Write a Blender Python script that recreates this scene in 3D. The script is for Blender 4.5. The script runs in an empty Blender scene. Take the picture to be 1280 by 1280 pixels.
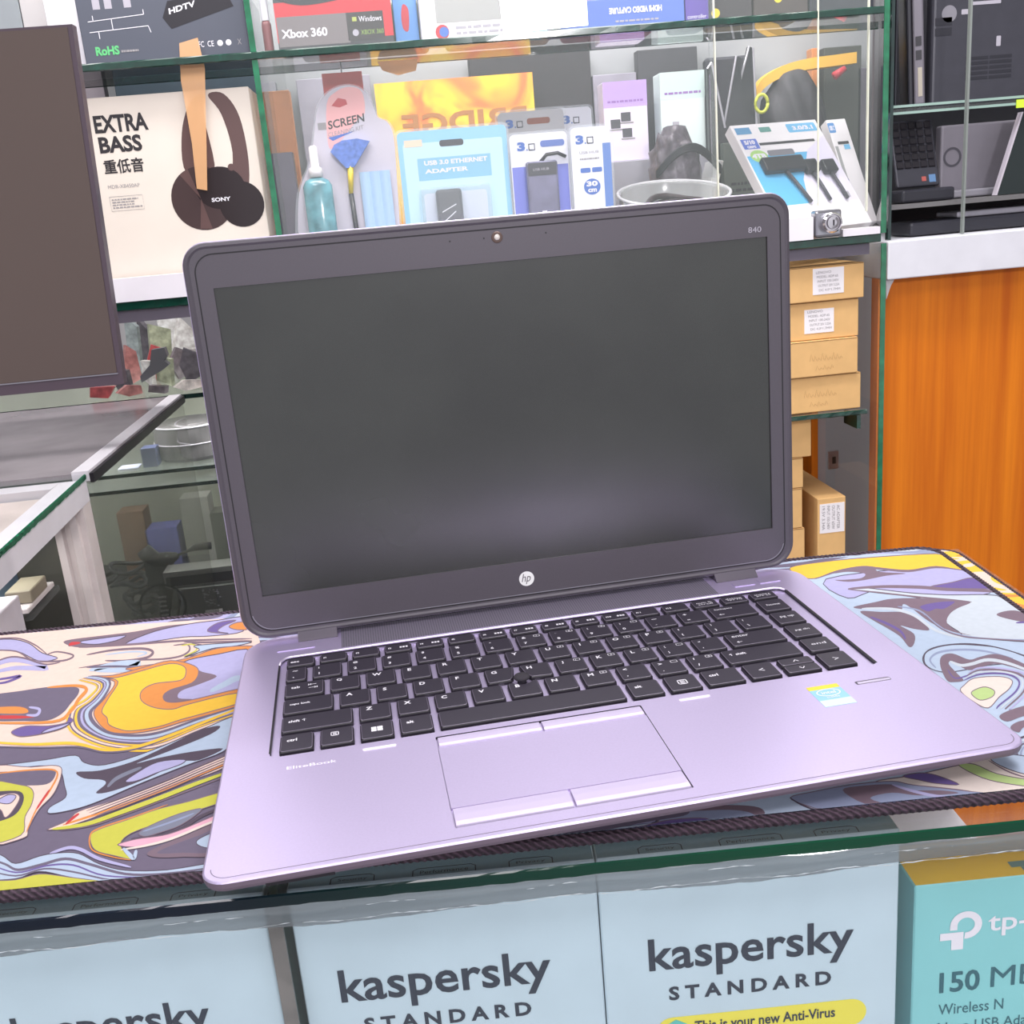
import bpy, bmesh, math, random
from mathutils import Vector, Matrix
random.seed(7)
C = bpy.context.scene.collection
PI = math.pi

# ------------------------------------------------------------------ camera
RW = ((0.990756, -0.10761, -0.082596), (-0.109182, -0.271209, -0.956308), (0.080508, 0.956486, -0.280452))
CW = Vector((0.0811, -0.43712, 0.25189))
FPX = 1300.77
cd = bpy.data.cameras.new('camera'); cam = bpy.data.objects.new('camera', cd); C.objects.link(cam)
cd.sensor_width = 36; cd.lens = FPX / 1280 * 36; cd.clip_start = 0.01; cd.clip_end = 60
rot = Matrix(((RW[0][0], -RW[1][0], -RW[2][0]), (RW[0][1], -RW[1][1], -RW[2][1]), (RW[0][2], -RW[1][2], -RW[2][2])))
cam.matrix_world = Matrix.Translation(CW) @ rot.to_4x4()
bpy.context.scene.camera = cam
sc = bpy.context.scene

# ------------------------------------------------------------------ world, lights, exposure
w = bpy.data.worlds.new('world'); sc.world = w; w.use_nodes = True
bgn = w.node_tree.nodes['Background']; bgn.inputs[0].default_value = (0.93, 0.93, 1.0, 1); bgn.inputs[1].default_value = 1.0
sc.view_settings.view_transform = 'Standard'; sc.view_settings.look = 'None'
sc.view_settings.exposure = -0.12; sc.view_settings.gamma = 1.0
sc.view_settings.use_curve_mapping = False
sc.cycles.transparent_max_bounces = 32


def area_light(name, loc, size, power, target, col=(1, 1, 1)):
    d = bpy.data.lights.new(name, 'AREA'); d.shape = 'RECTANGLE'; d.size = size[0]; d.size_y = size[1]
    d.energy = power; d.color = col
    o = bpy.data.objects.new(name, d); C.objects.link(o); o.location = loc
    o.rotation_euler = (Vector(target) - Vector(loc)).to_track_quat('-Z', 'Y').to_euler()
    return o


area_light('ceiling_panel_light', (-0.5, -0.9, 1.75), (1.2, 0.6), 24, (0.0, 0.1, 0.0), (1, 0.96, 1))
area_light('ceiling_panel_light', (0.5, 0.35, 1.85), (1.5, 0.5), 26, (0.3, 0.35, 0.0), (1, 0.98, 1))
area_light('showcase_lamp_light', (0.15, 0.60, 1.05), (1.4, 0.12), 14, (0.2, 1.15, 0.2), (1, 0.98, 0.97))
area_light('far_room_lamp_light', (0.75, -2.3, 1.02), (0.34, 0.22), 28, (0.2, 0.1, 0.05), (1, 0.97, 1))
area_light('far_counter_fill_light', (-0.35, 1.36, -0.02), (1.0, 0.05), 3.2, (-0.35, 1.50, -0.4), (1, 1, 0.95))  # added strip that brightens the contents of the far counter
area_light('side_counter_fill_light', (-0.60, 0.66, -0.04), (0.5, 0.05), 0.8, (-0.60, 0.60, -0.3), (1, 1, 0.97))  # added strip that lifts the dark inside of the left counter
area_light('clutter_fill_light', (-0.30, 1.30, 0.55), (0.9, 0.08), 4.5, (-0.30, 1.5, 0.05), (1, 0.97, 0.97))  # unseen fill added to brighten the packets heaped on the far counter
area_light('showcase_top_light', (0.2, 1.0, 0.98), (1.2, 0.10), 4, (0.2, 1.02, 0.1), (1, 0.98, 0.97))


# ------------------------------------------------------------------ materials
def lin(c):
    return tuple((x / 255 / 12.92 if x <= 10 else ((x / 255 + 0.055) / 1.055) ** 2.4) for x in c)


MATS = {}


def mat(name, rgb, rough=0.5, metal=0.0, noise=0.0, nscale=60, bump=0.0, bscale=300, spec=0.5, emit=None):
    if name in MATS: return MATS[name]
    m = bpy.data.materials.new(name); m.use_nodes = True; nt = m.node_tree; b = nt.nodes['Principled BSDF']
    c = lin(rgb)
    b.inputs['Base Color'].default_value = (*c, 1); b.inputs['Roughness'].default_value = rough
    b.inputs['Metallic'].default_value = metal; b.inputs['Specular IOR Level'].default_value = spec
    if noise > 0:
        n = nt.nodes.new('ShaderNodeTexNoise'); n.inputs['Scale'].default_value = nscale; n.inputs['Detail'].default_value = 3
        tc = nt.nodes.new('ShaderNodeTexCoord'); nt.links.new(tc.outputs['Object'], n.inputs['Vector'])
        r = nt.nodes.new('ShaderNodeValToRGB')
        r.color_ramp.elements[0].position = 0.3; r.color_ramp.elements[1].position = 0.7
        r.color_ramp.elements[0].color = (*[max(0, x * (1 - noise)) for x in c], 1)
        r.color_ramp.elements[1].color = (*[min(1, x * (1 + noise)) for x in c], 1)
        nt.links.new(n.outputs[0], r.inputs[0]); nt.links.new(r.outputs[0], b.inputs['Base Color'])
    if bump > 0:
        n2 = nt.nodes.new('ShaderNodeTexNoise'); n2.inputs['Scale'].default_value = bscale
        tc2 = nt.nodes.new('ShaderNodeTexCoord'); nt.links.new(tc2.outputs['Object'], n2.inputs['Vector'])
        bp = nt.nodes.new('ShaderNodeBump'); bp.inputs['Strength'].default_value = bump; bp.inputs['Distance'].default_value = 0.001
        nt.links.new(n2.outputs[0], bp.inputs['Height']); nt.links.new(bp.outputs[0], b.inputs['Normal'])
    if emit:
        b.inputs['Emission Color'].default_value = (*c, 1); b.inputs['Emission Strength'].default_value = emit
    MATS[name] = m
    return m


def glassmat(name, rgb, opacity=0.06, rough=0.02, gloss=1.0):
    """thin clear pane: see-through with a fresnel reflection and a slight tint"""
    if name in MATS: return MATS[name]
    m = bpy.data.materials.new(name); m.use_nodes = True; nt = m.node_tree; nt.nodes.clear()
    out = nt.nodes.new('ShaderNodeOutputMaterial'); tr = nt.nodes.new('ShaderNodeBsdfTransparent')
    gl = nt.nodes.new('ShaderNodeBsdfGlossy'); gl.inputs['Roughness'].default_value = rough
    df = nt.nodes.new('ShaderNodeBsdfDiffuse'); df.inputs['Color'].default_value = (*lin(rgb), 1)
    fr = nt.nodes.new('ShaderNodeFresnel'); fr.inputs['IOR'].default_value = 1.45
    mu = nt.nodes.new('ShaderNodeMath'); mu.operation = 'MULTIPLY'; mu.inputs[1].default_value = gloss
    ge = nt.nodes.new('ShaderNodeNewGeometry'); iv = nt.nodes.new('ShaderNodeMath'); iv.operation = 'SUBTRACT'; iv.inputs[0].default_value = 1.0
    nt.links.new(ge.outputs['Backfacing'], iv.inputs[1]); m3 = nt.nodes.new('ShaderNodeMath'); m3.operation = 'MULTIPLY'
    nt.links.new(fr.outputs[0], m3.inputs[0]); nt.links.new(iv.outputs[0], m3.inputs[1]); nt.links.new(m3.outputs[0], mu.inputs[0])
    m1 = nt.nodes.new('ShaderNodeMixShader'); m1.inputs[0].default_value = opacity
    nt.links.new(tr.outputs[0], m1.inputs[1]); nt.links.new(df.outputs[0], m1.inputs[2])
    m2 = nt.nodes.new('ShaderNodeMixShader'); nt.links.new(mu.outputs[0], m2.inputs[0])
    nt.links.new(m1.outputs[0], m2.inputs[1]); nt.links.new(gl.outputs[0], m2.inputs[2])
    nt.links.new(m2.outputs[0], out.inputs[0])
    MATS[name] = m
    return m


def wood(name, c1, c2, scale=1.0):
    m = bpy.data.materials.new(name); m.use_nodes = True; nt = m.node_tree; b = nt.nodes['Principled BSDF']
    tc = nt.nodes.new('ShaderNodeTexCoord'); mp = nt.nodes.new('ShaderNodeMapping')
    mp.inputs['Scale'].default_value = (28 * scale, 28 * scale, 0.9 * scale)
    n = nt.nodes.new('ShaderNodeTexNoise'); n.inputs['Scale'].default_value = 1.6; n.inputs['Detail'].default_value = 6
    n.inputs['Roughness'].default_value = 0.62
    r = nt.nodes.new('ShaderNodeValToRGB'); r.color_ramp.elements[0].position = 0.32; r.color_ramp.elements[1].position = 0.68
    r.color_ramp.elements[0].color = (*lin(c1), 1); r.color_ramp.elements[1].color = (*lin(c2), 1)
    nt.links.new(tc.outputs['Object'], mp.inputs[0]); nt.links.new(mp.outputs[0], n.inputs['Vector'])
    nt.links.new(n.outputs[0], r.inputs[0]); nt.links.new(r.outputs[0], b.inputs['Base Color'])
    b.inputs['Roughness'].default_value = 0.45; b.inputs['Specular IOR Level'].default_value = 0.3
    return m


silver = mat('lilac silver shell', (212, 199, 233), 0.40, 0.75, 0.02, 900, 0.05, 2500)
silver_dark = mat('grey aluminium strip', (132, 126, 146), 0.4, 0.5)
silver_bright = mat('bright chamfer', (232, 222, 244), 0.3, 0.6)
bezel_m = mat('graphite bezel', (82, 77, 84), 0.42, 0.15, 0.03, 1500)
bezel_edge = mat('graphite lid rim', (74, 68, 82), 0.5, 0.1)
rubber = mat('black rubber', (30, 28, 32), 0.7)
key_m = mat('charcoal key top', (50, 45, 57), 0.45, 0.0, spec=0.5)
key_rim = mat('key edge highlight', (104, 96, 112), 0.35)  # lighter bevel colour paints the highlight along the key edges
key_side = mat('black key side', (24, 20, 28), 0.45)
white_ink = mat('white ink', (235, 232, 240), 0.5)
dim_ink = mat('pale grey ink', (170, 166, 176), 0.5)
black_ink = mat('black ink', (42, 38, 42), 0.5)
navy_ink = mat('navy ink', (18, 30, 52), 0.5)
red_ink = mat('red ink', (196, 44, 58), 0.5)
blue_ink = mat('blue ink', (70, 110, 190), 0.5)
green_ink = mat('green ink', (96, 190, 120), 0.5)
grey_ink = mat('grey ink', (150, 146, 148), 0.5)
screen_m = mat('matte black screen', (37, 39, 35), 0.27, 0.0, 0.35, 11, spec=0.85)
kraft = mat('kraft cardboard', (222, 178, 118), 0.8, 0, 0.05, 40)
kraft_dark = mat('kraft cardboard seam', (130, 92, 52), 0.9)
paper = mat('white paper', (238, 234, 236), 0.7)
white_metal = mat('white painted metal', (226, 222, 228), 0.4, 0, 0.03, 30)
white_ledge = mat('scuffed white ledge', (214, 214, 220), 0.5, 0, 0.05, 25)
green_bright = mat('bright green glass edge', (22, 104, 70), 0.12, 0.0, 0.35, 60, spec=0.9)
green_edge = mat('green glass edge', (8, 54, 42), 0.12, 0.0, 0.35, 90, spec=0.9)
dark_edge = mat('dark green glass edge', (16, 44, 40), 0.15, 0, 0.4, 40, spec=0.9)
pane = glassmat('clear glass pane', (215, 228, 224), 0.05, 0.01)
pane_cloudy = glassmat('cloudy glass pane', (205, 215, 215), 0.035, 0.05, 0.28)
plastic = glassmat('clear blister plastic', (225, 232, 240), 0.16, 0.12, 1.6)
wood_m = wood('orange wood veneer', (190, 92, 8), (226, 128, 20))
black_plastic = mat('black plastic', (38, 36, 42), 0.35)
dark_grey = mat('dark grey plastic', (66, 64, 72), 0.45)
mid_grey = mat('grey plastic', (140, 138, 146), 0.4, 0.3)


# ------------------------------------------------------------------ object helpers
def obj(name, bm, mats, parent=None, loc=(0, 0, 0), rotz=0, smooth=False):
    me = bpy.data.meshes.new(name)
    if isinstance(bm, bmesh.types.BMesh):
        bm.normal_update(); bm.to_mesh(me); bm.free()
    else:
        me = bm
    if not isinstance(mats, (list, tuple)): mats = [mats]
    for m in mats: me.materials.append(m)
    if smooth:
        for p in me.polygons: p.use_smooth = True
    o = bpy.data.objects.new(name, me); C.objects.link(o)
    if parent: o.parent = parent
    o.location = loc; o.rotation_euler = (0, 0, rotz)
    return o


def tag(o, label=None, cat=None, group=None, kind=None):
    if label: o['label'] = label
    if cat: o['category'] = cat
    if group: o['group'] = group
    if kind: o['kind'] = kind
    return o


def thing(name, label, cat, loc=(0, 0, 0), rotz=0, group=None, rot=None):
    o = bpy.data.objects.new(name, None); C.objects.link(o); o.empty_display_size = 0.02
    o.location = loc; o.rotation_euler = rot if rot else (0, 0, rotz)
    return tag(o, label, cat, group)


def struct(name, bm, m, loc=(0, 0, 0), rotz=0):
    return tag(obj(name, bm, m, None, loc, rotz), kind='structure')


def bx(bm, x0, x1, y0, y1, z0, z1, bev=0.0, mi=0, M=None, seg=2):
    g = bmesh.ops.create_cube(bm, size=1.0)
    vs = g['verts']
    for v in vs:
        v.co = Vector(((x0 + x1) / 2 + v.co.x * (x1 - x0), (y0 + y1) / 2 + v.co.y * (y1 - y0), (z0 + z1) / 2 + v.co.z * (z1 - z0)))
    fs = set(f for v in vs for f in v.link_faces)
    if bev > 0:
        es = list(set(e for v in vs for e in v.link_edges))
        r = bmesh.ops.bevel(bm, geom=es, offset=bev, segments=seg, profile=0.5, affect='EDGES')
        fs = set(r['faces']) | set(f for f in fs if f.is_valid)
        vs = list(set(v for f in fs for v in f.verts))
        fs = set(f for v in vs for f in v.link_faces)
    for f in fs: f.material_index = mi
    if M is not None:
        for v in set(v for f in fs for v in f.verts): v.co = M @ v.co
    return bm


def box(x0, x1, y0, y1, z0, z1, bev=0.0, seg=2):
    return bx(bmesh.new(), x0, x1, y0, y1, z0, z1, bev, seg=seg)


def rrect(x0, x1, y0, y1, r, n=6):
    if not isinstance(r, (list, tuple)): r = [r] * 4     # order: (x1,y0) (x1,y1) (x0,y1) (x0,y0)
    pts = []
    for (cx, cy, a0, rr) in ((x1 - r[0], y0 + r[0], -PI / 2, r[0]), (x1 - r[1], y1 - r[1], 0, r[1]),
                             (x0 + r[2], y1 - r[2], PI / 2, r[2]), (x0 + r[3], y0 + r[3], PI, r[3])):
        for k in range(n + 1):
            a = a0 + PI / 2 * k / n
            pts.append((cx + rr * math.cos(a), cy + rr * math.sin(a)))
    return pts


def loft(bm, loops, cap0=True, cap1=True, mis=None):
    """loops: lists of 3-D points with equal counts"""
    vv = [[bm.verts.new(p) for p in lp] for lp in loops]
    n = len(loops[0])
    for k in range(len(vv) - 1):
        for i in range(n):
            f = bm.faces.new((vv[k][i], vv[k][(i + 1) % n], vv[k + 1][(i + 1) % n], vv[k + 1][i]))
            if mis: f.material_index = mis[k]
    if cap0: bm.faces.new(list(reversed(vv[0])))
    if cap1:
        f = bm.faces.new(vv[-1])
        if mis: f.material_index = mis[-1]
    return vv


def prism(bm, pts, z0, z1, mi=0, M=None):
    vv = loft(bm, [[(p[0], p[1], z0) for p in pts], [(p[0], p[1], z1) for p in pts]])
    if M is not None:
        for lp in vv:
            for v in lp: v.co = M @ v.co
    return bm


def plate_front(bm, pts, y0, y1, mi=0):
    """outline given in x,z; extruded in y"""
    a = sum(pts[i][0] * pts[(i + 1) % len(pts)][1] - pts[(i + 1) % len(pts)][0] * pts[i][1] for i in range(len(pts)))
    if a > 0: pts = list(reversed(pts))
    vv = loft(bm, [[(p[0], y0, p[1]) for p in pts], [(p[0], y1, p[1]) for p in pts]])
    for lp in vv:
        for v in lp:
            for f in v.link_faces: f.material_index = mi
    return bm


def tube(bm, pts, r, n=8, closed=False, mi=0):
    pts = [Vector(p) for p in pts]; rings = []
    N = len(pts); up = Vector((0, 0, 1))
    for i, p in enumerate(pts):
        if closed: d = pts[(i + 1) % N] - pts[i - 1]
        else: d = pts[min(i + 1, N - 1)] - pts[max(i - 1, 0)]
        if d.length < 1e-9: d = Vector((1, 0, 0))
        d.normalize()
        s = d.cross(up)
        if s.length < 1e-3: s = d.cross(Vector((0, 1, 0)))
        s.normalize(); t = s.cross(d)
        rr = r[i] if isinstance(r, (list, tuple)) else r
        rings.append([bm.verts.new(p + (s * math.cos(2 * PI * k / n) + t * math.sin(2 * PI * k / n)) * rr) for k in range(n)])
    M_ = N if closed else N - 1
    for i in range(M_):
        a, b = rings[i], rings[(i + 1) % N]
        for k in range(n):
            f = bm.faces.new((a[k], a[(k + 1) % n], b[(k + 1) % n], b[k])); f.material_index = mi
    if not closed:
        bm.faces.new(list(reversed(rings[0]))); bm.faces.new(rings[-1])
    return bm


def lathe(bm, prof, n=24, M=None):
    rings = []
    for (r, z) in prof:
        rings.append([bm.verts.new((r * math.cos(2 * PI * k / n), r * math.sin(2 * PI * k / n), z)) for k in range(n)])
    for a, b in zip(rings, rings[1:]):
        for k in range(n): bm.faces.new((a[k], a[(k + 1) % n], b[(k + 1) % n], b[k]))
    bm.faces.new(list(reversed(rings[0]))); bm.faces.new(rings[-1])
    if M is not None:
        for rg in rings:
            for v in rg: v.co = M @ v.co
    return bm


# ------------------------------------------------------------------ lettering
_tc = {}


def glyphs(s, bold=0.0, spacing=1.0):
    k = (s, bold, spacing)
    if k in _tc: return _tc[k]
    cu = bpy.data.curves.new('t', 'FONT'); cu.body = s; cu.size = 1.0; cu.offset = bold; cu.space_character = spacing
    cu.resolution_u = 3
    o = bpy.data.objects.new('t', cu)
    me = bpy.data.meshes.new_from_object(o)
    vs = [tuple(v.co) for v in me.vertices]; fs = [tuple(p.vertices) for p in me.polygons]
    bpy.data.objects.remove(o); bpy.data.curves.remove(cu); bpy.data.meshes.remove(me)
    if not vs: vs = [(0, 0, 0), (1, 0, 0), (1, 1, 0)]; fs = [(0, 1, 2)]
    x0 = min(v[0] for v in vs); x1 = max(v[0] for v in vs); y0 = min(v[1] for v in vs); y1 = max(v[1] for v in vs)
    _tc[k] = (vs, fs, x0, x1, y0, y1)
    return _tc[k]


class Face:
    """a flat frame on a part: origin o, axes u (right) and v (up)"""
    def __init__(s, o, u, v, lift=0.00025):
        s.o = Vector(o); s.u = Vector(u).normalized(); s.v = Vector(v).normalized(); s.n = s.u.cross(s.v); s.lift = lift

    def p(s, a, b, l=1.0): return s.o + s.u * a + s.v * b + s.n * (s.lift * l)


def write(fr, s, x, y, wd, ht, m, parent, name='printed_text', bold=0.0, spacing=1.0, layer=1.0, slant=0.0, label=None, bm=None):
    """lettering whose ink box has its lower-left corner at x,y and size wd x ht (wd None keeps proportions)"""
    vs, fs, x0, x1, y0, y1 = glyphs(s, bold, spacing)
    k = ht / max(1e-6, (y1 - y0)); kx = k if wd is None else wd / max(1e-6, (x1 - x0))
    own = bm is None
    if own: bm = bmesh.new()
    bv = [bm.verts.new(fr.p(x + (v[0] - x0) * kx, y + (v[1] - y0) * k + slant * (v[0] - x0) * kx, layer)) for v in vs]
    for f in fs:
        try: bm.faces.new([bv[i] for i in f])
        except ValueError: pass
    if own:
        o = obj(name, bm, m, parent)
        if label: o['label'] = label
        return o


def patch(fr, pts, m, parent, name='printed_patch', layer=0.5, thick=0.0, bm=None):
    own = bm is None
    if own: bm = bmesh.new()
    vs = [bm.verts.new(fr.p(a, b, layer)) for a, b in pts]
    bm.faces.new(vs)
    if own: return obj(name, bm, m, parent)


def rpatch(fr, x0, x1, y0, y1, m, parent, name='printed_patch', r=0.0, layer=0.5, n=4, bm=None):
    pts = rrect(x0, x1, y0, y1, r, n) if r > 0 else [(x0, y0), (x1, y0), (x1, y1), (x0, y1)]
    return patch(fr, pts, m, parent, name, layer, bm=bm)


def fine_print(fr, x0, x1, y0, y1, rows, m, parent, layer=1.0, name='fine_print'):
    """rows of print too small to read, as broken thin lines"""
    bm = bmesh.new(); h = (y1 - y0) / rows
    for r in range(rows):
        x = x0; yb = y0 + r * h; lim = x1 - (x1 - x0) * random.choice((0, 0, .1, .25))
        while x < lim:
            wd = (x1 - x0) * random.uniform(.05, .16); e = min(x + wd, lim)
            rpatch(fr, x, e, yb + h * .3, yb + h * .75, None, None, layer=layer, bm=bm); x = e + (x1 - x0) * .025
    return obj(name, bm, m, parent)


def disc(fr, cx, cy, r, n=28, rx=1.0, a0=0, a1=2 * PI):
    return [(cx + r * rx * math.cos(a0 + (a1 - a0) * k / n), cy + r * math.sin(a0 + (a1 - a0) * k / n)) for k in range(n)]


def ribbon(fr, pts, wd, m, parent, name, layer=1.0, bm=None):
    own = bm is None
    if own: bm = bmesh.new()
    N = len(pts); L = []; R = []
    for i in range(N):
        a = pts[max(i - 1, 0)]; b = pts[min(i + 1, N - 1)]
        dx, dy = b[0] - a[0], b[1] - a[1]; l = math.hypot(dx, dy) or 1
        nx, ny = -dy / l, dx / l; ww = (wd[i] if isinstance(wd, (list, tuple)) else wd) / 2
        L.append(bm.verts.new(fr.p(pts[i][0] + nx * ww, pts[i][1] + ny * ww, layer)))
        R.append(bm.verts.new(fr.p(pts[i][0] - nx * ww, pts[i][1] - ny * ww, layer)))
    for i in range(N - 1): bm.faces.new((R[i], R[i + 1], L[i + 1], L[i]))
    if own: return obj(name, bm, m, parent)


def spline(pts, closed=True, n=5):
    """Catmull-Rom through the points"""
    out = []; N = len(pts)
    rng = range(N) if closed else range(N - 1)
    for i in rng:
        if closed: p0, p1, p2, p3 = pts[i - 1], pts[i], pts[(i + 1) % N], pts[(i + 2) % N]
        else: p0, p1, p2, p3 = pts[max(i - 1, 0)], pts[i], pts[i + 1], pts[min(i + 2, N - 1)]
        for k in range(n):
            t = k / n
            out.append(tuple(0.5 * (2 * p1[j] + (p2[j] - p0[j]) * t + (2 * p0[j] - 5 * p1[j] + 4 * p2[j] - p3[j]) * t * t
                                    + (-p0[j] + 3 * p1[j] - 3 * p2[j] + p3[j]) * t ** 3) for j in (0, 1)))
    if not closed: out.append(tuple(pts[-1]))
    return out


# survey of the place: where a sight line of the photograph meets a plane of the room
def ray(px, py):
    v = ((px - 640) / FPX, (py - 640) / FPX, 1.0)
    return Vector([sum(RW[i][j] * v[i] for i in range(3)) for j in range(3)])


def aty(px, py, y):
    d = ray(px, py); return CW + d * ((y - CW.y) / d.y)


def atz(px, py, z):
    d = ray(px, py); return CW + d * ((z - CW.z) / d.z)


QC = math.radians(-3.56)                 # the glass counter is turned a little from the back showcase
MC = Matrix.Rotation(QC, 4, 'Z'); MCI = MC.inverted()


def cty(px, py, yc):                     # on the plane y=yc of the counter's own frame
    nrm = MC @ Vector((0, 1, 0)); d = ray(px, py)
    return MCI @ (CW + d * ((yc - CW.dot(nrm)) / d.dot(nrm)))


def ctz(px, py, z): return MCI @ atz(px, py, z)
# ================================================================== room
FLOOR = -0.95
tile = mat('pale floor tile', (150, 148, 150), 0.4, 0, 0.06, 3)
wallm = mat('shop wall paint', (190, 188, 190), 0.8, 0, 0.03, 4)
struct('floor', box(-2.6, 2.6, -2.6, 2.2, FLOOR - 0.05, FLOOR), tile)
struct('wall_back', box(-2.6, 2.6, 2.2, 2.25, FLOOR, 2.2), wallm)
struct('wall_left', box(-2.65, -2.6, -2.6, 2.25, FLOOR, 2.2), wallm)
struct('wall_right', box(2.6, 2.65, -2.6, 2.25, FLOOR, 2.2), wallm)
struct('ceiling', box(-2.6, 2.6, -2.6, 2.25, 2.2, 2.25), wallm)

# ================================================================== front glass counter
cnt = thing('glass_counter', 'green-edged glass display counter carrying the laptop and the marbled mats', 'counter', (0, 0, 0), QC)
GX0, GX1 = -0.62, 0.428
YG = -0.0748
bm = bmesh.new()
bx(bm, GX0, GX1, YG + 0.0004, 0.2385, -0.006, 0.0)
obj('glass_top', bm, pane, cnt)
# rough polished edge of the top pane
bm = bmesh.new()
N = 220; rows = []
for i in range(N + 1):
    x = GX0 + (GX1 - GX0) * i / N
    j = random.uniform(-1, 1) * 0.00025
    rows.append([bm.verts.new((x, YG + 0.0004, -0.0001)), bm.verts.new((x, YG - 0.0002 + j * .3, -0.0007)),
                 bm.verts.new((x, YG - 0.0003, -0.0035)), bm.verts.new((x, YG - 0.0002, -0.0052 + j)), bm.verts.new((x, YG + 0.0014, -0.0062 + j))])
for i in range(N):
    for k in range(4): bm.faces.new((rows[i][k + 1], rows[i + 1][k + 1], rows[i + 1][k], rows[i][k]))
edge_grad = bpy.data.materials.new('green glass edge, clear light to dark'); edge_grad.use_nodes = True
nt = edge_grad.node_tree; b = nt.nodes['Principled BSDF']; tc = nt.nodes.new('ShaderNodeTexCoord'); sp = nt.nodes.new('ShaderNodeSeparateXYZ')
nt.links.new(tc.outputs['Object'], sp.inputs[0]); n = nt.nodes.new('ShaderNodeTexNoise'); n.inputs['Scale'].default_value = 60
mr = nt.nodes.new('ShaderNodeMapRange'); mr.inputs[1].default_value = -0.02; mr.inputs[2].default_value = 0.2
nt.links.new(sp.outputs[0], mr.inputs[0]); r = nt.nodes.new('ShaderNodeValToRGB')
r.color_ramp.elements[0].color = (*lin((10, 22, 36)), 1); r.color_ramp.elements[1].color = (*lin((2, 64, 42)), 1)
nt.links.new(mr.outputs[0], r.inputs[0]); nt.links.new(r.outputs[0], b.inputs['Base Color']); b.inputs['Roughness'].default_value = 0.12
obj('polished_edge', bm, edge_grad, cnt)
bm = box(GX0, GX1, YG + 0.002, YG + 0.007, -0.55, -0.0066)
obj('front_pane', bm, pane_cloudy, cnt)
# silicone band under the edge
seal = glassmat('grey silicone', (112, 122, 126), 0.74, 0.12, 2.5)
bm = bmesh.new(); rows = []
for i in range(N + 1):
    x = GX0 + (GX1 - GX0) * i / N
    lo = -0.0160 - 0.0012 * math.sin(x * 40) - random.uniform(0, 0.0006); hi = -0.0062
    o = 0.0006 + 0.0003 * math.sin(x * 90) + random.uniform(0, 0.0003)
    rows.append([bm.verts.new((x, YG + 0.0018, hi)), bm.verts.new((x, YG + 0.0014 - o, hi - 0.002)), bm.verts.new((x, YG + 0.0014 - o * .6, lo + 0.003)),
                 bm.verts.new((x, YG + 0.0019, lo))])
for i in range(N):
    for k in range(3): bm.faces.new((rows[i][k + 1], rows[i + 1][k + 1], rows[i + 1][k], rows[i][k]))
obj('sealant_bead', bm, seal, cnt, smooth=True)
for zr, am in ((-0.0150, .0007), (-0.0092, .0005)):  # pale wavy tubes drawn as highlight streaks on the sealant
    P = [(GX0 + (GX1 - GX0) * i / 400, YG + .0010, zr + am * math.sin(i * .37) * math.sin(i * .083) + random.uniform(-.0002, .0002)) for i in range(401)]
    bm = bmesh.new(); tube(bm, P, [random.choice((.00004, .00008, .00024)) for _ in P], 5)
    obj('sealant_highlight', bm, mat('silicone highlight', (190, 198, 202), .1, 0, spec=1.0), cnt)
# glass divider behind the front pane
obj('glass_divider', box(0.0038, 0.0078, YG + 0.0075, 0.230, -0.55, -0.0066), green_edge, cnt)
mull = mat('mullion strip', (120, 116, 112), 0.35, 0.2, 0.3, 60)
obj('divider_strip', box(0.0026, 0.0086, YG + 0.0071, YG + 0.0085, -0.55, -0.0066), mull, cnt)
obj('counter_shelf', box(GX0, GX1, YG + 0.008, 0.230, -0.208, -0.200), white_metal, cnt)
obj('counter_base', box(GX0, GX1, YG + 0.0, 0.238, FLOOR, -0.551), white_metal, cnt)
obj('back_rail', box(GX0, GX1, 0.2230, 0.2380, -0.03, -0.0065), white_metal, cnt)
obj('back_panel', box(GX0, GX1, 0.2310, 0.2370, -0.549, -0.031), mat('counter back board', (150, 146, 140), 0.7), cnt)

# ---- software boxes in the counter
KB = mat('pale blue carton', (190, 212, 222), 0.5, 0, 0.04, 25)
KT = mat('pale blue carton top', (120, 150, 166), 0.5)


def counter_box(name, label, group, x0, x1, y0, depth, ztop, zbot, m, mtop, rz, build):
    W = x1 - x0; H = ztop - zbot
    base = MC @ Vector(((x0 + x1) / 2, y0, zbot))
    t = thing(name, label, 'box', base, QC + rz, group)
    bm = box(-W / 2, W / 2, 0, depth, 0, H, 0.0006, 1)
    for f in bm.faces:
        if f.normal.z > 0.9: f.material_index = 1
    bm.normal_update()
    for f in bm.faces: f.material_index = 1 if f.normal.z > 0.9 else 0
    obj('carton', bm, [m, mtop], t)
    build(t, Face((0, 0, 0), (1, 0, 0), (0, 0, 1)), W, H)
    return t


pill_m = mat('yellow label', (232, 222, 70), 0.5)


def k_wordmark(fr, x, y, wd, t, sl):
    """geometric lower-case wordmark with the split k"""
    write(fr, 'kaspersky', x, y - wd * 0.05, wd, wd * 0.24, navy_ink, t, 'printed_text', 0.018, 1.02, slant=sl)


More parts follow.
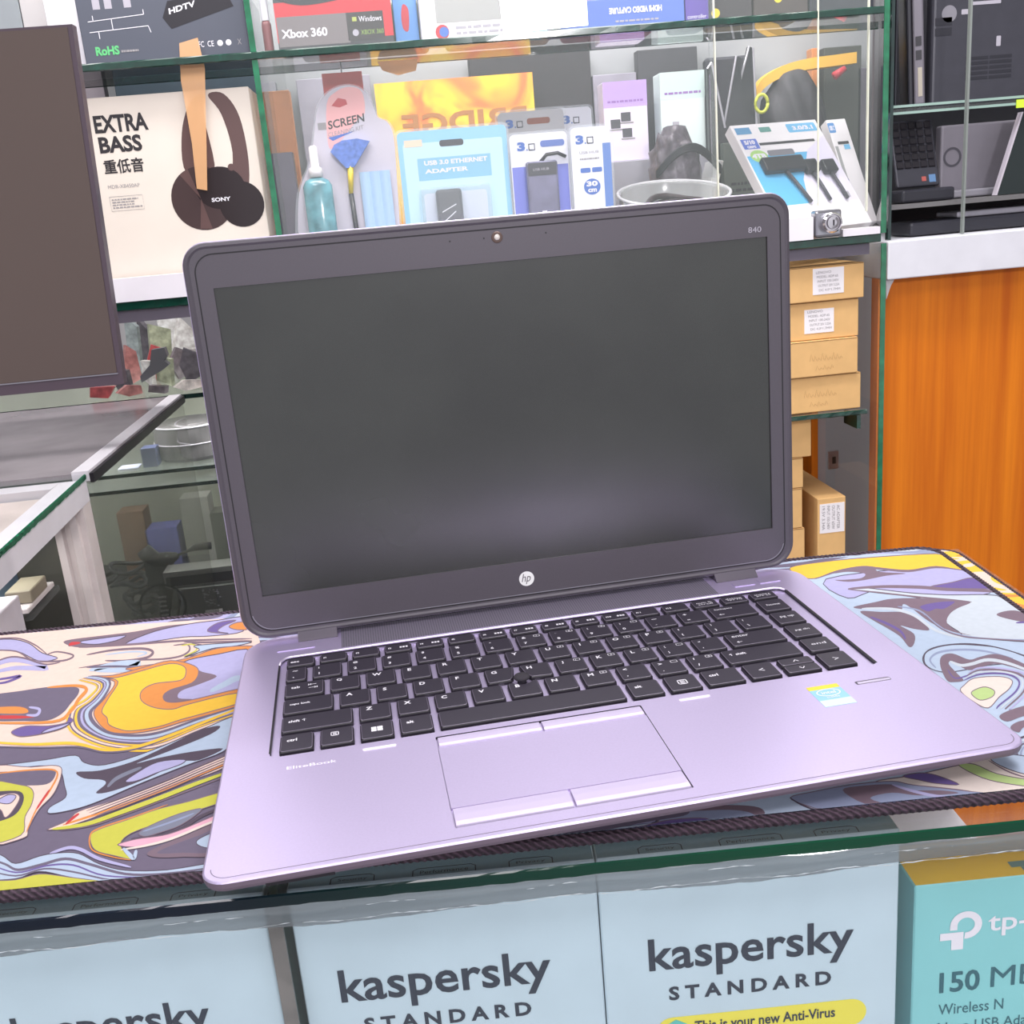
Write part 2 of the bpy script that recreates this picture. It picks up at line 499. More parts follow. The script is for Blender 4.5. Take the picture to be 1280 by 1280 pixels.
def soft_build(dx, dz, wd, full):
    def f(t, fr, W, H):
        x = -W / 2 + dx; z = H - dz
        k_wordmark(fr, x, z - 0.004, wd, t, 0.0)
        write(fr, 'S T A N D A R D', x + wd * 0.09, z - 0.0195, wd * 0.80, 0.0072, navy_ink, t, 'printed_text', 0.035)
        tf = Face((-W / 2, 0, H), (1, 0, 0), (0, 1, 0), 0.0003)
        for tx, tw, s_ in ((.018, .018, 'Security'), (.052, .026, 'Performance'), (.092, .018, 'Privacy')):
            ribbon(tf, [(tx, .0004), (tx, .0040), (tx + .002, .0052), (tx + tw - .002, .0052), (tx + tw, .0040), (tx + tw, .0004)], .0005, navy_ink, t, 'tab_outline'); write(tf, s_, tx + .003, .0014, tw - .006, .0022, navy_ink, t)
        if full:
            rpatch(fr, x + 0.002, x + wd + 0.006, z - 0.0425, z - 0.0285, pill_m, t, 'yellow_label', 0.0069, 0.5, 6)
            write(fr, 'This is your new Anti-Virus', x + wd * .21, z - 0.0385, wd * 0.70, 0.0070, navy_ink, t, 'printed_text', 0.02, layer=1.4)
            rp = mat('teal emblem', (90, 190, 180), 0.5)
            patch(fr, [(x + 0.0105 + 0.0058 * math.cos(PI / 2 + k * PI / 3), z - 0.0355 + 0.0058 * math.sin(PI / 2 + k * PI / 3)) for k in range(6)], rp, t, 'hexagon_emblem', 1.2)
            rpatch(fr, x + 0.0083, x + 0.0127, z - 0.0372, z - 0.0340, navy_ink, t, 'hexagon_emblem', 0, 1.5)
            rpatch(fr, x + 0.0090, x + 0.0120, z - 0.0365, z - 0.0347, rp, t, 'hexagon_emblem', 0, 1.8)
    return f


YB = -0.0605
SZ = -0.1994
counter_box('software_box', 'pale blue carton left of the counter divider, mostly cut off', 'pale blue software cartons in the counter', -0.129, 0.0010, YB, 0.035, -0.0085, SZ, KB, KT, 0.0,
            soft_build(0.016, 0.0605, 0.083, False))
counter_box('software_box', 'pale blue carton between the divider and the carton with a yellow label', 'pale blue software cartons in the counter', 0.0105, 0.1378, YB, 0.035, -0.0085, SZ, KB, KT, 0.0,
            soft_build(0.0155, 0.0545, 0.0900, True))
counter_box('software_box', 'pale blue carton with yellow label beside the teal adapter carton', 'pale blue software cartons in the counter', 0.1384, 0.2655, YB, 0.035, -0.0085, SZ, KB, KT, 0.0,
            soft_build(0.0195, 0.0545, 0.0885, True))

# lid tabs of the cartons, seen through the glass from above
teal = mat('teal carton', (134, 206, 208), 0.5, 0, 0.03, 25)
teal_dk = mat('dark teal ink', (24, 92, 104), 0.5)
yel = mat('yellow carton top', (230, 190, 20), 0.45)


def tp_build(t, fr, W, H):
    bm = bmesh.new()
    cx, cz = -W / 2 + 0.0235, H - 0.0225
    # bowl of the emblem
    ro, ri = 0.0072, 0.0039
    arc = [(cx + ro * math.cos(a), cz + ro * math.sin(a)) for a in [math.radians(-95 + 275 * k / 20) for k in range(21)]]
    arci = [(cx + ri * math.cos(a), cz + ri * math.sin(a)) for a in [math.radians(-95 + 275 * k / 20) for k in range(21)]]
    for i in range(20):
        q = [bm.verts.new(fr.p(*p, 1)) for p in (arci[i], arc[i], arc[i + 1], arci[i + 1])]
        bm.faces.new(q)
    rpatch(fr, cx - ro, cx - ri, cz - 0.0022, cz + 0.0002, None, None, bm=bm, layer=1)
    rpatch(fr, cx - ro - 0.0044, cx - 0.0010, cz - 0.0072, cz - 0.0034, None, None, bm=bm, layer=1)
    rpatch(fr, cx - ro + 0.0008, cx - 0.0010, cz - 0.0126, cz - 0.0072, None, None, bm=bm, layer=1)
    obj('emblem', bm, white_ink, t)
    write(fr, 'tp-link', cx + 0.0100, cz - 0.0075, 0.042, 0.0125, white_ink, t, 'printed_text', 0.012)
    write(fr, '150', cx - 0.0110, cz - 0.0355, 0.0185, 0.0112, teal_dk, t, 'printed_text', 0.02)
    write(fr, 'Mbps', cx + 0.0125, cz - 0.0385, 0.036, 0.0145, teal_dk, t, 'printed_text', 0.0)
    write(fr, 'Wireless N', cx - 0.0110, cz - 0.0475, 0.0300, 0.0058, teal_dk, t, 'printed_text', 0.0)
    write(fr, 'Nano USB Adapter', cx - 0.0110, cz - 0.0590, 0.053, 0.0072, teal_dk, t, 'printed_text', 0.0)
    # emblem printed on the yellow top
    top = Face((0, 0, H), (1, 0, 0), (0, 1, 0))
    bm = bmesh.new(); g = mat('grey green ink', (92, 128, 120), 0.5)
    rpatch(top, -W / 2 + 0.046, -W / 2 + 0.062, 0.006, 0.010, None, None, bm=bm, layer=1)
    rpatch(top, -W / 2 + 0.050, -W / 2 + 0.055, 0.003, 0.0059, None, None, bm=bm, layer=1)
    rpatch(top, -W / 2 + 0.058, -W / 2 + 0.070, 0.0101, 0.014, None, None, bm=bm, layer=1)
    obj('emblem', bm, g, t)


counter_box('adapter_box', 'teal carton with yellow top and white emblem at the counter right', None, 0.2780, 0.395, -0.0480, 0.030, -0.0470, SZ, teal, yel, 0.0, tp_build)

from mathutils.geometry import delaunay_2d_cdt
# ================================================================== desk mats
MZ = 0.004
mat_cols = {
    'dk': (112, 102, 124), 'dk2': (84, 72, 88), 'peach': (244, 214, 200), 'yel': (252, 200, 62), 'org': (230, 146, 72), 'lilac': (184, 180, 222),
    'lb': (188, 204, 226), 'lime': (206, 204, 76), 'pur': (112, 92, 158), 'red': (206, 62, 66), 'grey': (128, 132, 150), 'mint': (206, 214, 224),
    'green': (190, 214, 140), 'cream': (236, 222, 212), 'slate': (150, 160, 190), 'pink': (240, 180, 200), 'taupe': (128, 108, 122)}
mat_cols = {k: tuple(int(255 * ((c / 255) ** 1.0) * 0.86) for c in v) for k, v in mat_cols.items()}
mnames = list(mat_cols)
mmats = [mat('mat print ' + k, mat_cols[k], 0.85, 0, 0.03, 250) for k in mnames]


def swirl_mat(name, seed, cols):
    m = bpy.data.materials.new(name); m.use_nodes = True; nt = m.node_tree; b = nt.nodes['Principled BSDF']
    tc = nt.nodes.new('ShaderNodeTexCoord'); mp = nt.nodes.new('ShaderNodeMapping'); mp.inputs['Location'].default_value = (seed, 0, 0)
    mp.inputs['Scale'].default_value = (1, 2.2, 1)
    n1 = nt.nodes.new('ShaderNodeTexNoise'); n1.inputs['Scale'].default_value = 5; n1.inputs['Distortion'].default_value = 2.5; n1.inputs['Detail'].default_value = 1
    mx = nt.nodes.new('ShaderNodeMath'); mx.operation = 'MULTIPLY'; mx.inputs[1].default_value = 3.0
    fr_ = nt.nodes.new('ShaderNodeMath'); fr_.operation = 'FRACT'
    r = nt.nodes.new('ShaderNodeValToRGB'); r.color_ramp.interpolation = 'CONSTANT'
    e = r.color_ramp.elements; e[0].color = (*lin(mat_cols[cols[0]]), 1); e[1].position = 1 / len(cols); e[1].color = (*lin(mat_cols[cols[1]]), 1)
    for i, c in enumerate(cols[2:], 2):
        q = e.new(i / len(cols)); q.color = (*lin(mat_cols[c]), 1)
    nt.links.new(tc.outputs['Object'], mp.inputs[0]); nt.links.new(mp.outputs[0], n1.inputs['Vector']); nt.links.new(n1.outputs[0], mx.inputs[0])
    nt.links.new(mx.outputs[0], fr_.inputs[0]); nt.links.new(fr_.outputs[0], r.inputs[0]); nt.links.new(r.outputs[0], b.inputs['Base Color'])
    b.inputs['Roughness'].default_value = 0.85
    return m


stitch = bpy.data.materials.new('stitched binding'); stitch.use_nodes = True
nt = stitch.node_tree; b = nt.nodes['Principled BSDF']; b.inputs['Roughness'].default_value = 0.8
tc = nt.nodes.new('ShaderNodeTexCoord'); wv = nt.nodes.new('ShaderNodeTexWave'); wv.wave_type = 'BANDS'; wv.bands_direction = 'DIAGONAL'
wv.inputs['Scale'].default_value = 170; wv.inputs['Distortion'].default_value = 1.0
nt.links.new(tc.outputs['Object'], wv.inputs['Vector']); r = nt.nodes.new('ShaderNodeValToRGB')
r.color_ramp.elements[0].color = (*lin((38, 27, 36)), 1); r.color_ramp.elements[1].color = (*lin((74, 56, 70)), 1)
nt.links.new(wv.outputs[0], r.inputs[0]); nt.links.new(r.outputs[0], b.inputs['Base Color'])
bp = nt.nodes.new('ShaderNodeBump'); bp.inputs['Distance'].default_value = 0.0006; nt.links.new(wv.outputs[0], bp.inputs['Height']); nt.links.new(bp.outputs[0], b.inputs['Normal'])


def desk_mat(label, corners, z0, z1, basemat, group):
    t = thing('desk_mat', label, 'mat', MC @ Vector((0, 0, z0)), QC, group)
    x0, x1, y0, y1 = corners
    out = rrect(x0, x1, y0, y1, 0.014, 6)
    bm = bmesh.new(); prism(bm, out, 0, z1 - z0)
    obj('mat_sheet', bm, basemat, t)
    # binding: closely spaced rings so the overlock thread reads
    P = []
    for i in range(len(out)):
        a, b2 = out[i], out[(i + 1) % len(out)]
        L = math.hypot(b2[0] - a[0], b2[1] - a[1]); k = max(1, int(L / 0.0014))
        for j in range(k): P.append((a[0] + (b2[0] - a[0]) * j / k, a[1] + (b2[1] - a[1]) * j / k, (z1 - z0) * .5 + 0.0002))
    rad = [(0.0027 if z0 > .002 else .0018) * (1 if (i % 2) else .84) for i in range(len(P))]
    bm = bmesh.new(); tube(bm, P, rad, 7, True)
    obj('stitched_border', bm, stitch, t)
    return t


MX0, MX1, MY0, MY1 = -0.42, 0.4065, -0.0655, 0.2310
lower = desk_mat('lower marbled desk mat whose yellow rim shows behind the top one', (-0.36, 0.4200, -0.060, 0.2360), 0.0004, 0.0030, swirl_mat('lower mat print', 3.1, ['yel', 'yel', 'peach', 'yel', 'org', 'yel']), 'marbled desk mats')
lower.rotation_euler = (0, 0, QC - math.radians(0.35)) 
top = desk_mat('upper marbled desk mat directly under the laptop', (MX0, MX1, MY0, MY1), 0.0034, 0.0062, swirl_mat('upper mat print', 0.4, ['lb', 'dk', 'lilac', 'slate', 'mint', 'dk']), 'marbled desk mats')
MT = 0.0062
bmp = bmesh.new(); LAY = [0]
TI = Matrix.Rotation(-QC, 4, 'Z')


def pin(px, py):
    p = MCI @ atz(px, py, MT)
    return (min(max(p.x, MX0 + .002), MX1 - .002), min(max(p.y, MY0 + .002), MY1 - .002))


def blob(cf, col, pts, smooth=True):
    P = [cf(*q) for q in pts]
    if smooth: P = spline(P, True, 4)
    P2 = [pin(*q) for q in P]; LAY[0] += 1; z = MT - 0.0034 + 0.00004 + LAY[0] * 0.000004
    Q = []
    for p in P2:
        if not Q or (Vector(p) - Vector(Q[-1])).length > 2e-5: Q.append(p)
    r = delaunay_2d_cdt([Vector((x * 1000, y * 1000)) for x, y in Q], [], [list(range(len(Q)))], 1, 1e-4)
    vs = [bmp.verts.new((v.x / 1000, v.y / 1000, z)) for v in r[0]]
    for t3 in r[2]:
        if len(set(t3)) < 3: continue
        f = bmp.faces.new([vs[i] for i in t3]); f.material_index = mnames.index(col); f.normal_update()
        if f.normal.z < 0: f.normal_flip()
    if smooth and col not in ('dk', 'dk2', 'taupe'):
        cl = len(pts); c2 = list(pts) + [pts[0]]
        stroke(cf, 'dk2' if col in ('lb', 'lilac', 'mint') else 'taupe', 1.3 if cf is None else 1.1, None, P + [P[0]])


def stroke(cf, col, wd, pts, raw=None):
    P = raw if raw else spline([cf(*q) for q in pts], False, 5); n = len(P)
    if raw is None: wd = wd / 2.2
    LAY[0] += 1; z = MT - 0.0034 + 0.00004 + LAY[0] * 0.000004
    L = []; R = []
    for i in range(n):
        a = P[max(i - 1, 0)]; b = P[min(i + 1, n - 1)]; dx, dy = b[0] - a[0], b[1] - a[1]; l = math.hypot(dx, dy) or 1
        ww = wd / 2 * (1.0 if raw else 0.25 + 0.75 * math.sin(PI * min(1, max(0, i / (n - 1)))) ** 0.4)
        L.append(pin(P[i][0] - dy / l * ww, P[i][1] + dx / l * ww)); R.append(pin(P[i][0] + dy / l * ww, P[i][1] - dx / l * ww))
    Lv = [bmp.verts.new((*q, z)) for q in L]; Rv = [bmp.verts.new((*q, z)) for q in R]
    for i in range(n - 1):
        f = bmp.faces.new((Lv[i], Lv[i + 1], Rv[i + 1], Rv[i])); f.material_index = mnames.index(col)
        f.normal_update()
        if f.normal.z < 0: f.normal_flip()


A = lambda x, y: (x / 3.047, 740 + y / 3.047)
# ---- left half of the print
blob(A, 'dk', [(-60, 160), (500, 128), (960, 120), (960, 420), (900, 800), (780, 1110), (300, 1140), (-60, 1190)], False)
blob(A, 'peach', [(-60, 165), (400, 130), (960, 95), (990, 190), (960, 420), (900, 440), (700, 530), (560, 590), (400, 610), (300, 590), (150, 590), (-60, 585)], False)
blob(A, 'taupe', [(250, 185), (400, 165), (520, 150), (640, 128), (760, 122), (700, 160), (560, 192), (420, 205), (320, 212), (265, 205)])
blob(A, 'lilac', [(300, 190), (420, 172), (480, 166), (440, 186), (360, 200)])
blob(A, 'lilac', [(590, 150), (720, 122), (830, 108), (930, 96), (925, 150), (800, 168), (700, 172), (560, 192), (480, 196)])
blob(A, 'pur', [(790, 150), (830, 118), (900, 108), (850, 130), (830, 150), (870, 158)])
blob(A, 'org', [(872, 132), (905, 116), (950, 118), (945, 142), (900, 144)])
blob(A, 'red', [(262, 206), (270, 190), (306, 190), (300, 200)])
stroke(A, 'taupe', 6, [(300, 212), (500, 200), (700, 186), (960, 178)])
blob(A, 'lilac', [(-60, 190), (40, 180), (110, 196), (160, 232), (220, 252), (150, 264), (60, 225), (-60, 222)])
stroke(A, 'taupe', 5, [(-60, 222), (60, 226), (130, 262), (240, 262), (280, 242), (220, 228), (180, 238)])
stroke(A, 'taupe', 4, [(-60, 182), (60, 176), (130, 200), (180, 238)])
stroke(A, 'lilac', 14, [(-60, 300), (20, 264), (90, 262), (180, 290), (60, 290), (-20, 306)])
stroke(A, 'taupe', 5, [(-60, 284), (30, 250), (90, 252), (170, 276), (230, 268)])
stroke(A, 'pur', 7, [(-60, 340), (20, 330), (80, 320), (20, 345), (-60, 352)])
stroke(A, 'taupe', 7, [(330, 240), (430, 222), (540, 216), (582, 228), (560, 250), (480, 262), (400, 262)])
stroke(A, 'lb', 5, [(400, 240), (500, 228), (560, 232), (520, 248)])
stroke(A, 'taupe', 5, [(660, 204), (712, 200), (722, 222), (690, 244), (620, 256), (500, 262), (300, 290)])
stroke(A, 'lime', 4, [(690, 205), (735, 200), (748, 222), (700, 246)])
stroke(A, 'taupe', 4, [(730, 196), (775, 205), (765, 225), (720, 250)])
blob(A, 'lb', [(740, 206), (850, 196), (960, 190), (900, 206), (820, 214), (770, 228), (700, 250), (760, 222)])
stroke(A, 'taupe', 5, [(960, 186), (800, 192), (700, 192)])
stroke(A, 'lb', 16, [(340, 300), (440, 276), (530, 272), (470, 296), (360, 300)])
stroke(A, 'dk', 6, [(330, 288), (440, 284), (540, 288)])
# orange and yellow pool
blob(A, 'org', [(480, 292), (640, 268), (730, 248), (830, 215), (960, 206), (955, 228), (820, 240), (730, 262), (640, 290), (540, 300)])
blob(A, 'lilac', [(700, 268), (830, 238), (960, 228), (940, 380), (860, 400), (720, 420), (650, 425), (620, 400), (690, 340), (740, 310)])
stroke(A, 'lb', 16, [(800, 380), (860, 350), (900, 330), (940, 330)])
blob(A, 'taupe', [(742, 292), (770, 305), (826, 322), (760, 352), (690, 378), (680, 405), (735, 410), (660, 425), (618, 408), (640, 378), (710, 356), (744, 325)])
blob(A, 'org', [(345, 322), (430, 318), (540, 290), (650, 262), (740, 282), (756, 312), (730, 348), (650, 374), (622, 398), (640, 420), (720, 414), (900, 372), (930, 375), (920, 430), (800, 468), (690, 498), (600, 525), (500, 540), (420, 534), (375, 500), (358, 455), (400, 405), (436, 342)])
blob(A, 'yel', [(395, 327), (445, 327), (545, 300), (645, 274), (700, 284), (708, 312), (686, 338), (590, 350), (540, 378), (540, 416), (590, 442), (660, 447), (720, 428), (905, 386), (912, 422), (800, 457), (690, 487), (600, 515), (500, 530), (450, 522), (414, 505), (408, 480), (388, 455), (414, 405), (450, 342)])
# ribbons running under the pool
for col, wd, o in (('dk', 13, 8), ('lb', 11, 20), ('dk', 7, 30), ('lilac', 9, 38), ('dk', 9, 46), ('yel', 7, 56), ('taupe', 5, 63), ('peach', 8, 70), ('dk', 4, 76), ('yel', 6, 84)):
    k = o / 84
    stroke(A, col, wd, [(340 - 40 * k, 322 + 14 * k), (420 - 50 * k, 338 + 22 * k), (398 - 70 * k, 400 + 10 * k), (352 - 86 * k, 456 - 5 * k), (368 - 100 * k, 500 + 28 * k), (420 - 40 * k, 538 + 48 * k), (520, 546 + o * .72), (620, 530 + o * .75), (760, 482 + o * .6), (930, 428 + o * .5)])
# dark pond at the left edge
blob(A, 'dk', [(-60, 405), (80, 378), (200, 362), (290, 364), (300, 386), (270, 425), (236, 464), (180, 490), (90, 492), (-60, 484)])
blob(A, 'org', [(-60, 444), (60, 436), (106, 448), (90, 466), (-60, 462)])
blob(A, 'red', [(-60, 472), (60, 470), (134, 478), (60, 486), (-60, 484)])
stroke(A, 'lilac', 8, [(110, 440), (150, 448), (140, 470), (100, 470)])
stroke(A, 'org', 9, [(180, 365), (290, 358), (330, 372), (300, 410), (270, 455), (200, 496), (-60, 500)])
blob(A, 'pur', [(46, 532), (100, 512), (180, 512), (250, 500), (262, 480), (278, 492), (240, 520), (170, 540), (90, 552), (56, 546)])
blob(A, 'lilac', [(160, 540), (230, 522), (270, 500), (230, 510), (180, 524)])
stroke(A, 'yel', 9, [(-60, 572), (120, 582), (280, 578), (400, 604), (520, 592), (650, 548), (800, 488), (930, 436)])
stroke(A, 'dk', 5, [(-60, 590), (150, 594), (300, 592), (400, 612), (520, 600), (650, 556)])
# pale blue lagoon
blob(A, 'lb', [(-60, 668), (60, 655), (180, 640), (288, 624), (322, 652), (400, 660), (560, 612), (760, 530), (900, 476), (880, 560), (850, 610), (700, 666), (520, 738), (400, 790), (300, 826), (192, 846), (190, 822), (250, 784), (246, 740), (226, 680), (150, 664), (-60, 690)])
blob(A, 'dk2', [(292, 688), (380, 682), (500, 650), (600, 606), (760, 530), (838, 512), (800, 545), (640, 610), (520, 655), (600, 635), (720, 612), (850, 598), (760, 642), (690, 650), (560, 712), (430, 760), (366, 768), (402, 734), (390, 718), (320, 712)])
blob(A, 'lilac', [(478, 724), (520, 692), (600, 650), (700, 640), (690, 658), (600, 690), (520, 722)])
stroke(A, 'grey', 10, [(410, 745), (440, 715), (490, 690), (540, 670)])
# streaks
blob(A, 'peach', [(180, 908), (260, 872), (300, 838), (420, 800), (560, 750), (700, 690), (870, 622), (860, 668), (700, 730), (540, 790), (400, 845), (260, 895)])
stroke(A, 'org', 8, [(240, 890), (400, 838), (560, 780), (720, 715), (865, 655)])
for o in (0, 9, 18, 27, 36): stroke(A, 'taupe' if o % 18 else 'dk2', 3.5, [(330 + o, 836 + o * .9), (480, 782 + o), (640, 720 + o), (760, 668 + o), (870, 622 + o)])
stroke(A, 'red', 7, [(250, 888), (280, 862), (302, 846)])
stroke(A, 'lime', 12, [(200, 906), (330, 886), (450, 845), (600, 790), (740, 735), (870, 688)])
stroke(A, 'taupe', 4, [(230, 912), (350, 892), (460, 855), (610, 800), (860, 706)])
blob(A, 'lime', [(345, 932), (380, 906), (480, 872), (600, 830), (720, 800), (860, 762), (850, 800), (700, 850), (600, 885), (500, 922), (460, 960), (480, 1000), (505, 1022), (440, 1008), (362, 985)])
stroke(A, 'org', 4, [(500, 1024), (430, 1012), (352, 985), (344, 930), (380, 902), (500, 862), (640, 812)])
blob(A, 'grey', [(530, 918), (600, 880), (700, 842), (770, 830), (690, 890), (600, 922), (552, 934)])
stroke(A, 'slate', 5, [(545, 915), (620, 890), (690, 865), (740, 845)])
stroke(A, 'dk2', 10, [(500, 944), (580, 936), (680, 910), (760, 860), (840, 826)])
blob(A, 'pink', [(448, 966), (520, 944), (620, 930), (700, 905), (850, 842), (840, 868), (700, 925), (600, 955), (520, 974)])
stroke(A, 'cream', 7, [(460, 985), (560, 968), (660, 940), (780, 890), (850, 862)])
stroke(A, 'lb', 12, [(470, 978), (490, 1000), (510, 1016), (520, 985)])
blob(A, 'taupe', [(560, 1000), (610, 970), (720, 925), (850, 880), (820, 1000), (700, 1012), (600, 1014)])
blob(A, 'dk', [(600, 998), (650, 970), (760, 930), (840, 900), (800, 990), (700, 996)])
blob(A, 'lb', [(748, 958), (772, 936), (850, 910), (830, 975), (775, 975)])
# lime swirl at the left edge
blob(A, 'peach', [(-60, 686), (120, 670), (215, 664), (236, 690), (206, 770), (150, 830), (110, 900), (90, 940), (-60, 950)])
blob(A, 'dk', [(-60, 694), (120, 684), (190, 678), (214, 690), (190, 730), (120, 740), (-60, 735)])
stroke(A, 'org', 5, [(-60, 700), (130, 680), (218, 688), (190, 760), (140, 830), (100, 920)])
stroke(A, 'red', 6, [(190, 755), (160, 800), (140, 830)])
blob(A, 'lime', [(-60, 738), (80, 738), (126, 760), (122, 810), (96, 860), (80, 930), (-60, 948)])
blob(A, 'dk2', [(-60, 780), (60, 760), (92, 785), (70, 840), (20, 870), (-60, 880)])
blob(A, 'peach', [(-60, 800), (40, 770), (76, 785), (50, 835), (20, 862), (0, 830), (-60, 830)])
blob(A, 'lilac', [(-10, 800), (30, 776), (62, 780), (45, 805), (20, 810)])
# lower ripples
stroke(A, 'lilac', 10, [(190, 1000), (260, 978), (310, 985), (380, 1020), (500, 1052)])
blob(A, 'lb', [(-60, 990), (10, 1008), (60, 1038), (150, 1010), (220, 998), (300, 1000), (380, 1040), (480, 1064), (640, 1062), (860, 1030), (850, 1075), (600, 1110), (400, 1112), (260, 1088), (150, 1068), (60, 1096), (-60, 1090)])
stroke(A, 'dk', 8, [(-60, 1012), (20, 1040), (70, 1062), (160, 1042), (250, 1020), (340, 1040), (480, 1078), (640, 1076), (860, 1046)])
stroke(A, 'pur', 5, [(-60, 1030), (60, 1072), (180, 1046), (280, 1044), (400, 1084), (600, 1092)])
stroke(A, 'dk', 5, [(-60, 1060), (60, 1085), (170, 1058), (280, 1070), (420, 1100), (560, 1104)])
blob(A, 'lime', [(-60, 1112), (60, 1100), (150, 1078), (250, 1088), (392, 1112), (250, 1135), (-60, 1180)])

# ---- right half of the print
B = lambda x, y: (840 + x / 2.909, 680 + y / 2.909)
blob(B, 'lb', [(430, 90), (700, 40), (1040, 30), (1700, 420), (1700, 780), (1000, 900), (300, 1000), (0, 1060), (0, 800), (300, 500)], False)
blob(B, 'lilac', [(560, 130), (900, 90), (1080, 100), (1180, 170), (1000, 200), (760, 170), (640, 200)])
blob(B, 'yel', [(430, 88), (560, 66), (740, 50), (960, 38), (1030, 52), (1060, 96), (960, 84), (860, 98), (760, 90), (690, 84), (600, 100), (520, 128), (470, 120)])
stroke(B, 'taupe', 5, [(520, 130), (600, 104), (690, 88), (760, 94), (860, 102), (960, 88), (1060, 98)])
blob(B, 'taupe', [(592, 134), (640, 132), (690, 126), (700, 110), (640, 104), (590, 110), (660, 92), (730, 90), (756, 104), (850, 110), (780, 118), (700, 134), (640, 140)])
blob(B, 'mint', [(650, 168), (700, 162), (860, 180), (1000, 188), (1180, 190), (1300, 230), (1420, 300), (1400, 360), (1100, 344), (1040, 320), (990, 280), (1010, 240), (900, 200), (760, 182)])
blob(B, 'pur', [(940, 158), (1020, 142), (1090, 126), (1150, 140), (1190, 164), (1100, 166), (1000, 164)])
stroke(B, 'taupe', 9, [(640, 166), (760, 158), (900, 160), (1000, 168), (1120, 172), (1200, 178)])
stroke(B, 'taupe', 4, [(640, 168), (760, 180), (900, 196), (1020, 206), (1090, 214)])
blob(B, 'taupe', [(660, 232), (740, 214), (800, 202), (900, 200), (1000, 206), (1086, 214), (1040, 236), (1010, 258), (1000, 290), (1040, 322), (1090, 336), (1020, 322), (940, 288), (870, 236), (840, 222), (830, 248), (760, 236), (700, 240)])
blob(B, 'pur', [(900, 230), (960, 214), (1030, 212), (990, 240), (960, 240), (930, 250)])
blob(B, 'taupe', [(684, 248), (760, 250), (850, 252), (900, 280), (936, 316), (880, 312), (830, 300), (880, 330), (880, 366), (862, 378), (830, 340), (780, 308), (730, 280)])
stroke(B, 'pur', 7, [(720, 268), (780, 292), (830, 320), (850, 350)])
blob(B, 'taupe', [(1180, 262), (1220, 246), (1270, 250), (1320, 285), (1260, 284)])
stroke(B, 'pur', 6, [(1250, 290), (1300, 290), (1360, 320)])
stroke(B, 'mint', 8, [(690, 238), (800, 240), (880, 262), (960, 318), (1060, 346)])
stroke(B, 'slate', 5, [(820, 230), (900, 246), (960, 294), (1020, 328), (1150, 348), (1380, 354)])
stroke(B, 'taupe', 3.5, [(920, 262), (980, 312), (1060, 340), (1180, 350), (1380, 362)])
blob(B, 'lb', [(918, 408), (950, 384), (1020, 370), (1110, 372), (1200, 384), (1300, 420), (1400, 470), (1200, 440), (1010, 470), (930, 450)])
stroke(B, 'dk2', 4, [(960, 478), (918, 440), (916, 408), (950, 382), (1030, 368), (1120, 370), (1220, 390), (1400, 450)])
stroke(B, 'slate', 6, [(960, 455), (938, 425), (970, 398), (1050, 388), (1140, 394), (1240, 420)])
blob(B, 'taupe', [(1000, 500), (976, 450), (980, 412), (1020, 402), (1080, 424), (1120, 414), (1180, 404), (1260, 430), (1400, 500), (1240, 452), (1170, 440), (1090, 462), (1052, 452), (1020, 430), (1006, 440), (1040, 478), (1060, 500), (1026, 506)])
stroke(B, 'mint', 9, [(1010, 430), (1050, 445), (1090, 440), (1150, 425), (1230, 440), (1360, 490)])
stroke(B, 'pur', 4, [(1002, 460), (1030, 492), (1090, 478), (1170, 462), (1260, 480), (1380, 530)])
blob(B, 'cream', [(1050, 540), (1062, 518), (1100, 492), (1190, 486), (1236, 500), (1226, 530), (1190, 560), (1150, 600), (1100, 580)])
blob(B, 'green', [(1088, 548), (1106, 532), (1140, 524), (1172, 538), (1164, 560), (1120, 572)])
for k in range(4): stroke(B, ('pur', 'mint', 'taupe', 'lilac')[k], 5, [(1060 + k * 6, 500 - k * 9), (1120, 478 - k * 8), (1210, 476 - k * 6), (1260 + k * 10, 500 - k * 6), (1250 + k * 14, 540), (1190 + k * 14, 590 + k * 4), (1180 + k * 16, 604)])
blob(B, 'taupe', [(1190, 632), (1220, 612), (1300, 588), (1420, 570), (1380, 620), (1280, 630), (1220, 650)])
blob(B, 'taupe', [(1230, 672), (1260, 650), (1330, 640), (1330, 660), (1280, 670), (1260, 690)])
for k in range(4): stroke(B, ('dk2', 'mint', 'dk', 'slate')[k], 6 - k * .5, [(1420, 690 + k * 12), (1300, 700 + k * 12), (1236 + k * 12, 730 + k * 8), (1230 + k * 14, 780), (1270 + k * 8, 820 - k * 8), (1400, 850 - k * 12)])
# below the laptop's front edge
blob(B, 'lb', [(-300, 1100), (0, 1010), (300, 930), (640, 880), (900, 850), (1200, 800), (1700, 760), (1700, 960), (900, 1010), (300, 1060), (-300, 1130)], False)
blob(B, 'cream', [(740, 870), (880, 846), (1050, 808), (1180, 786), (1300, 840), (1500, 900), (1400, 960), (1240, 942), (1080, 904), (900, 884)])
blob(B, 'green', [(1040, 808), (1100, 806), (1180, 840), (1300, 862), (1420, 872), (1400, 896), (1240, 880), (1130, 856)])
blob(B, 'lb', [(1160, 790), (1240, 830), (1340, 850), (1400, 820), (1300, 780), (1200, 770)])
stroke(B, 'taupe', 4, [(1150, 792), (1230, 836), (1330, 862), (1440, 860)])
blob(B, 'pur', [(840, 850), (900, 838), (960, 846), (1044, 880), (960, 876), (900, 864)])
blob(B, 'slate', [(430, 928), (520, 905), (660, 880), (800, 868), (880, 882), (1080, 905), (1260, 942), (1100, 972), (820, 992), (620, 990), (500, 960)])
stroke(B, 'dk2', 5, [(428, 928), (480, 958), (560, 982), (700, 990), (900, 975)])
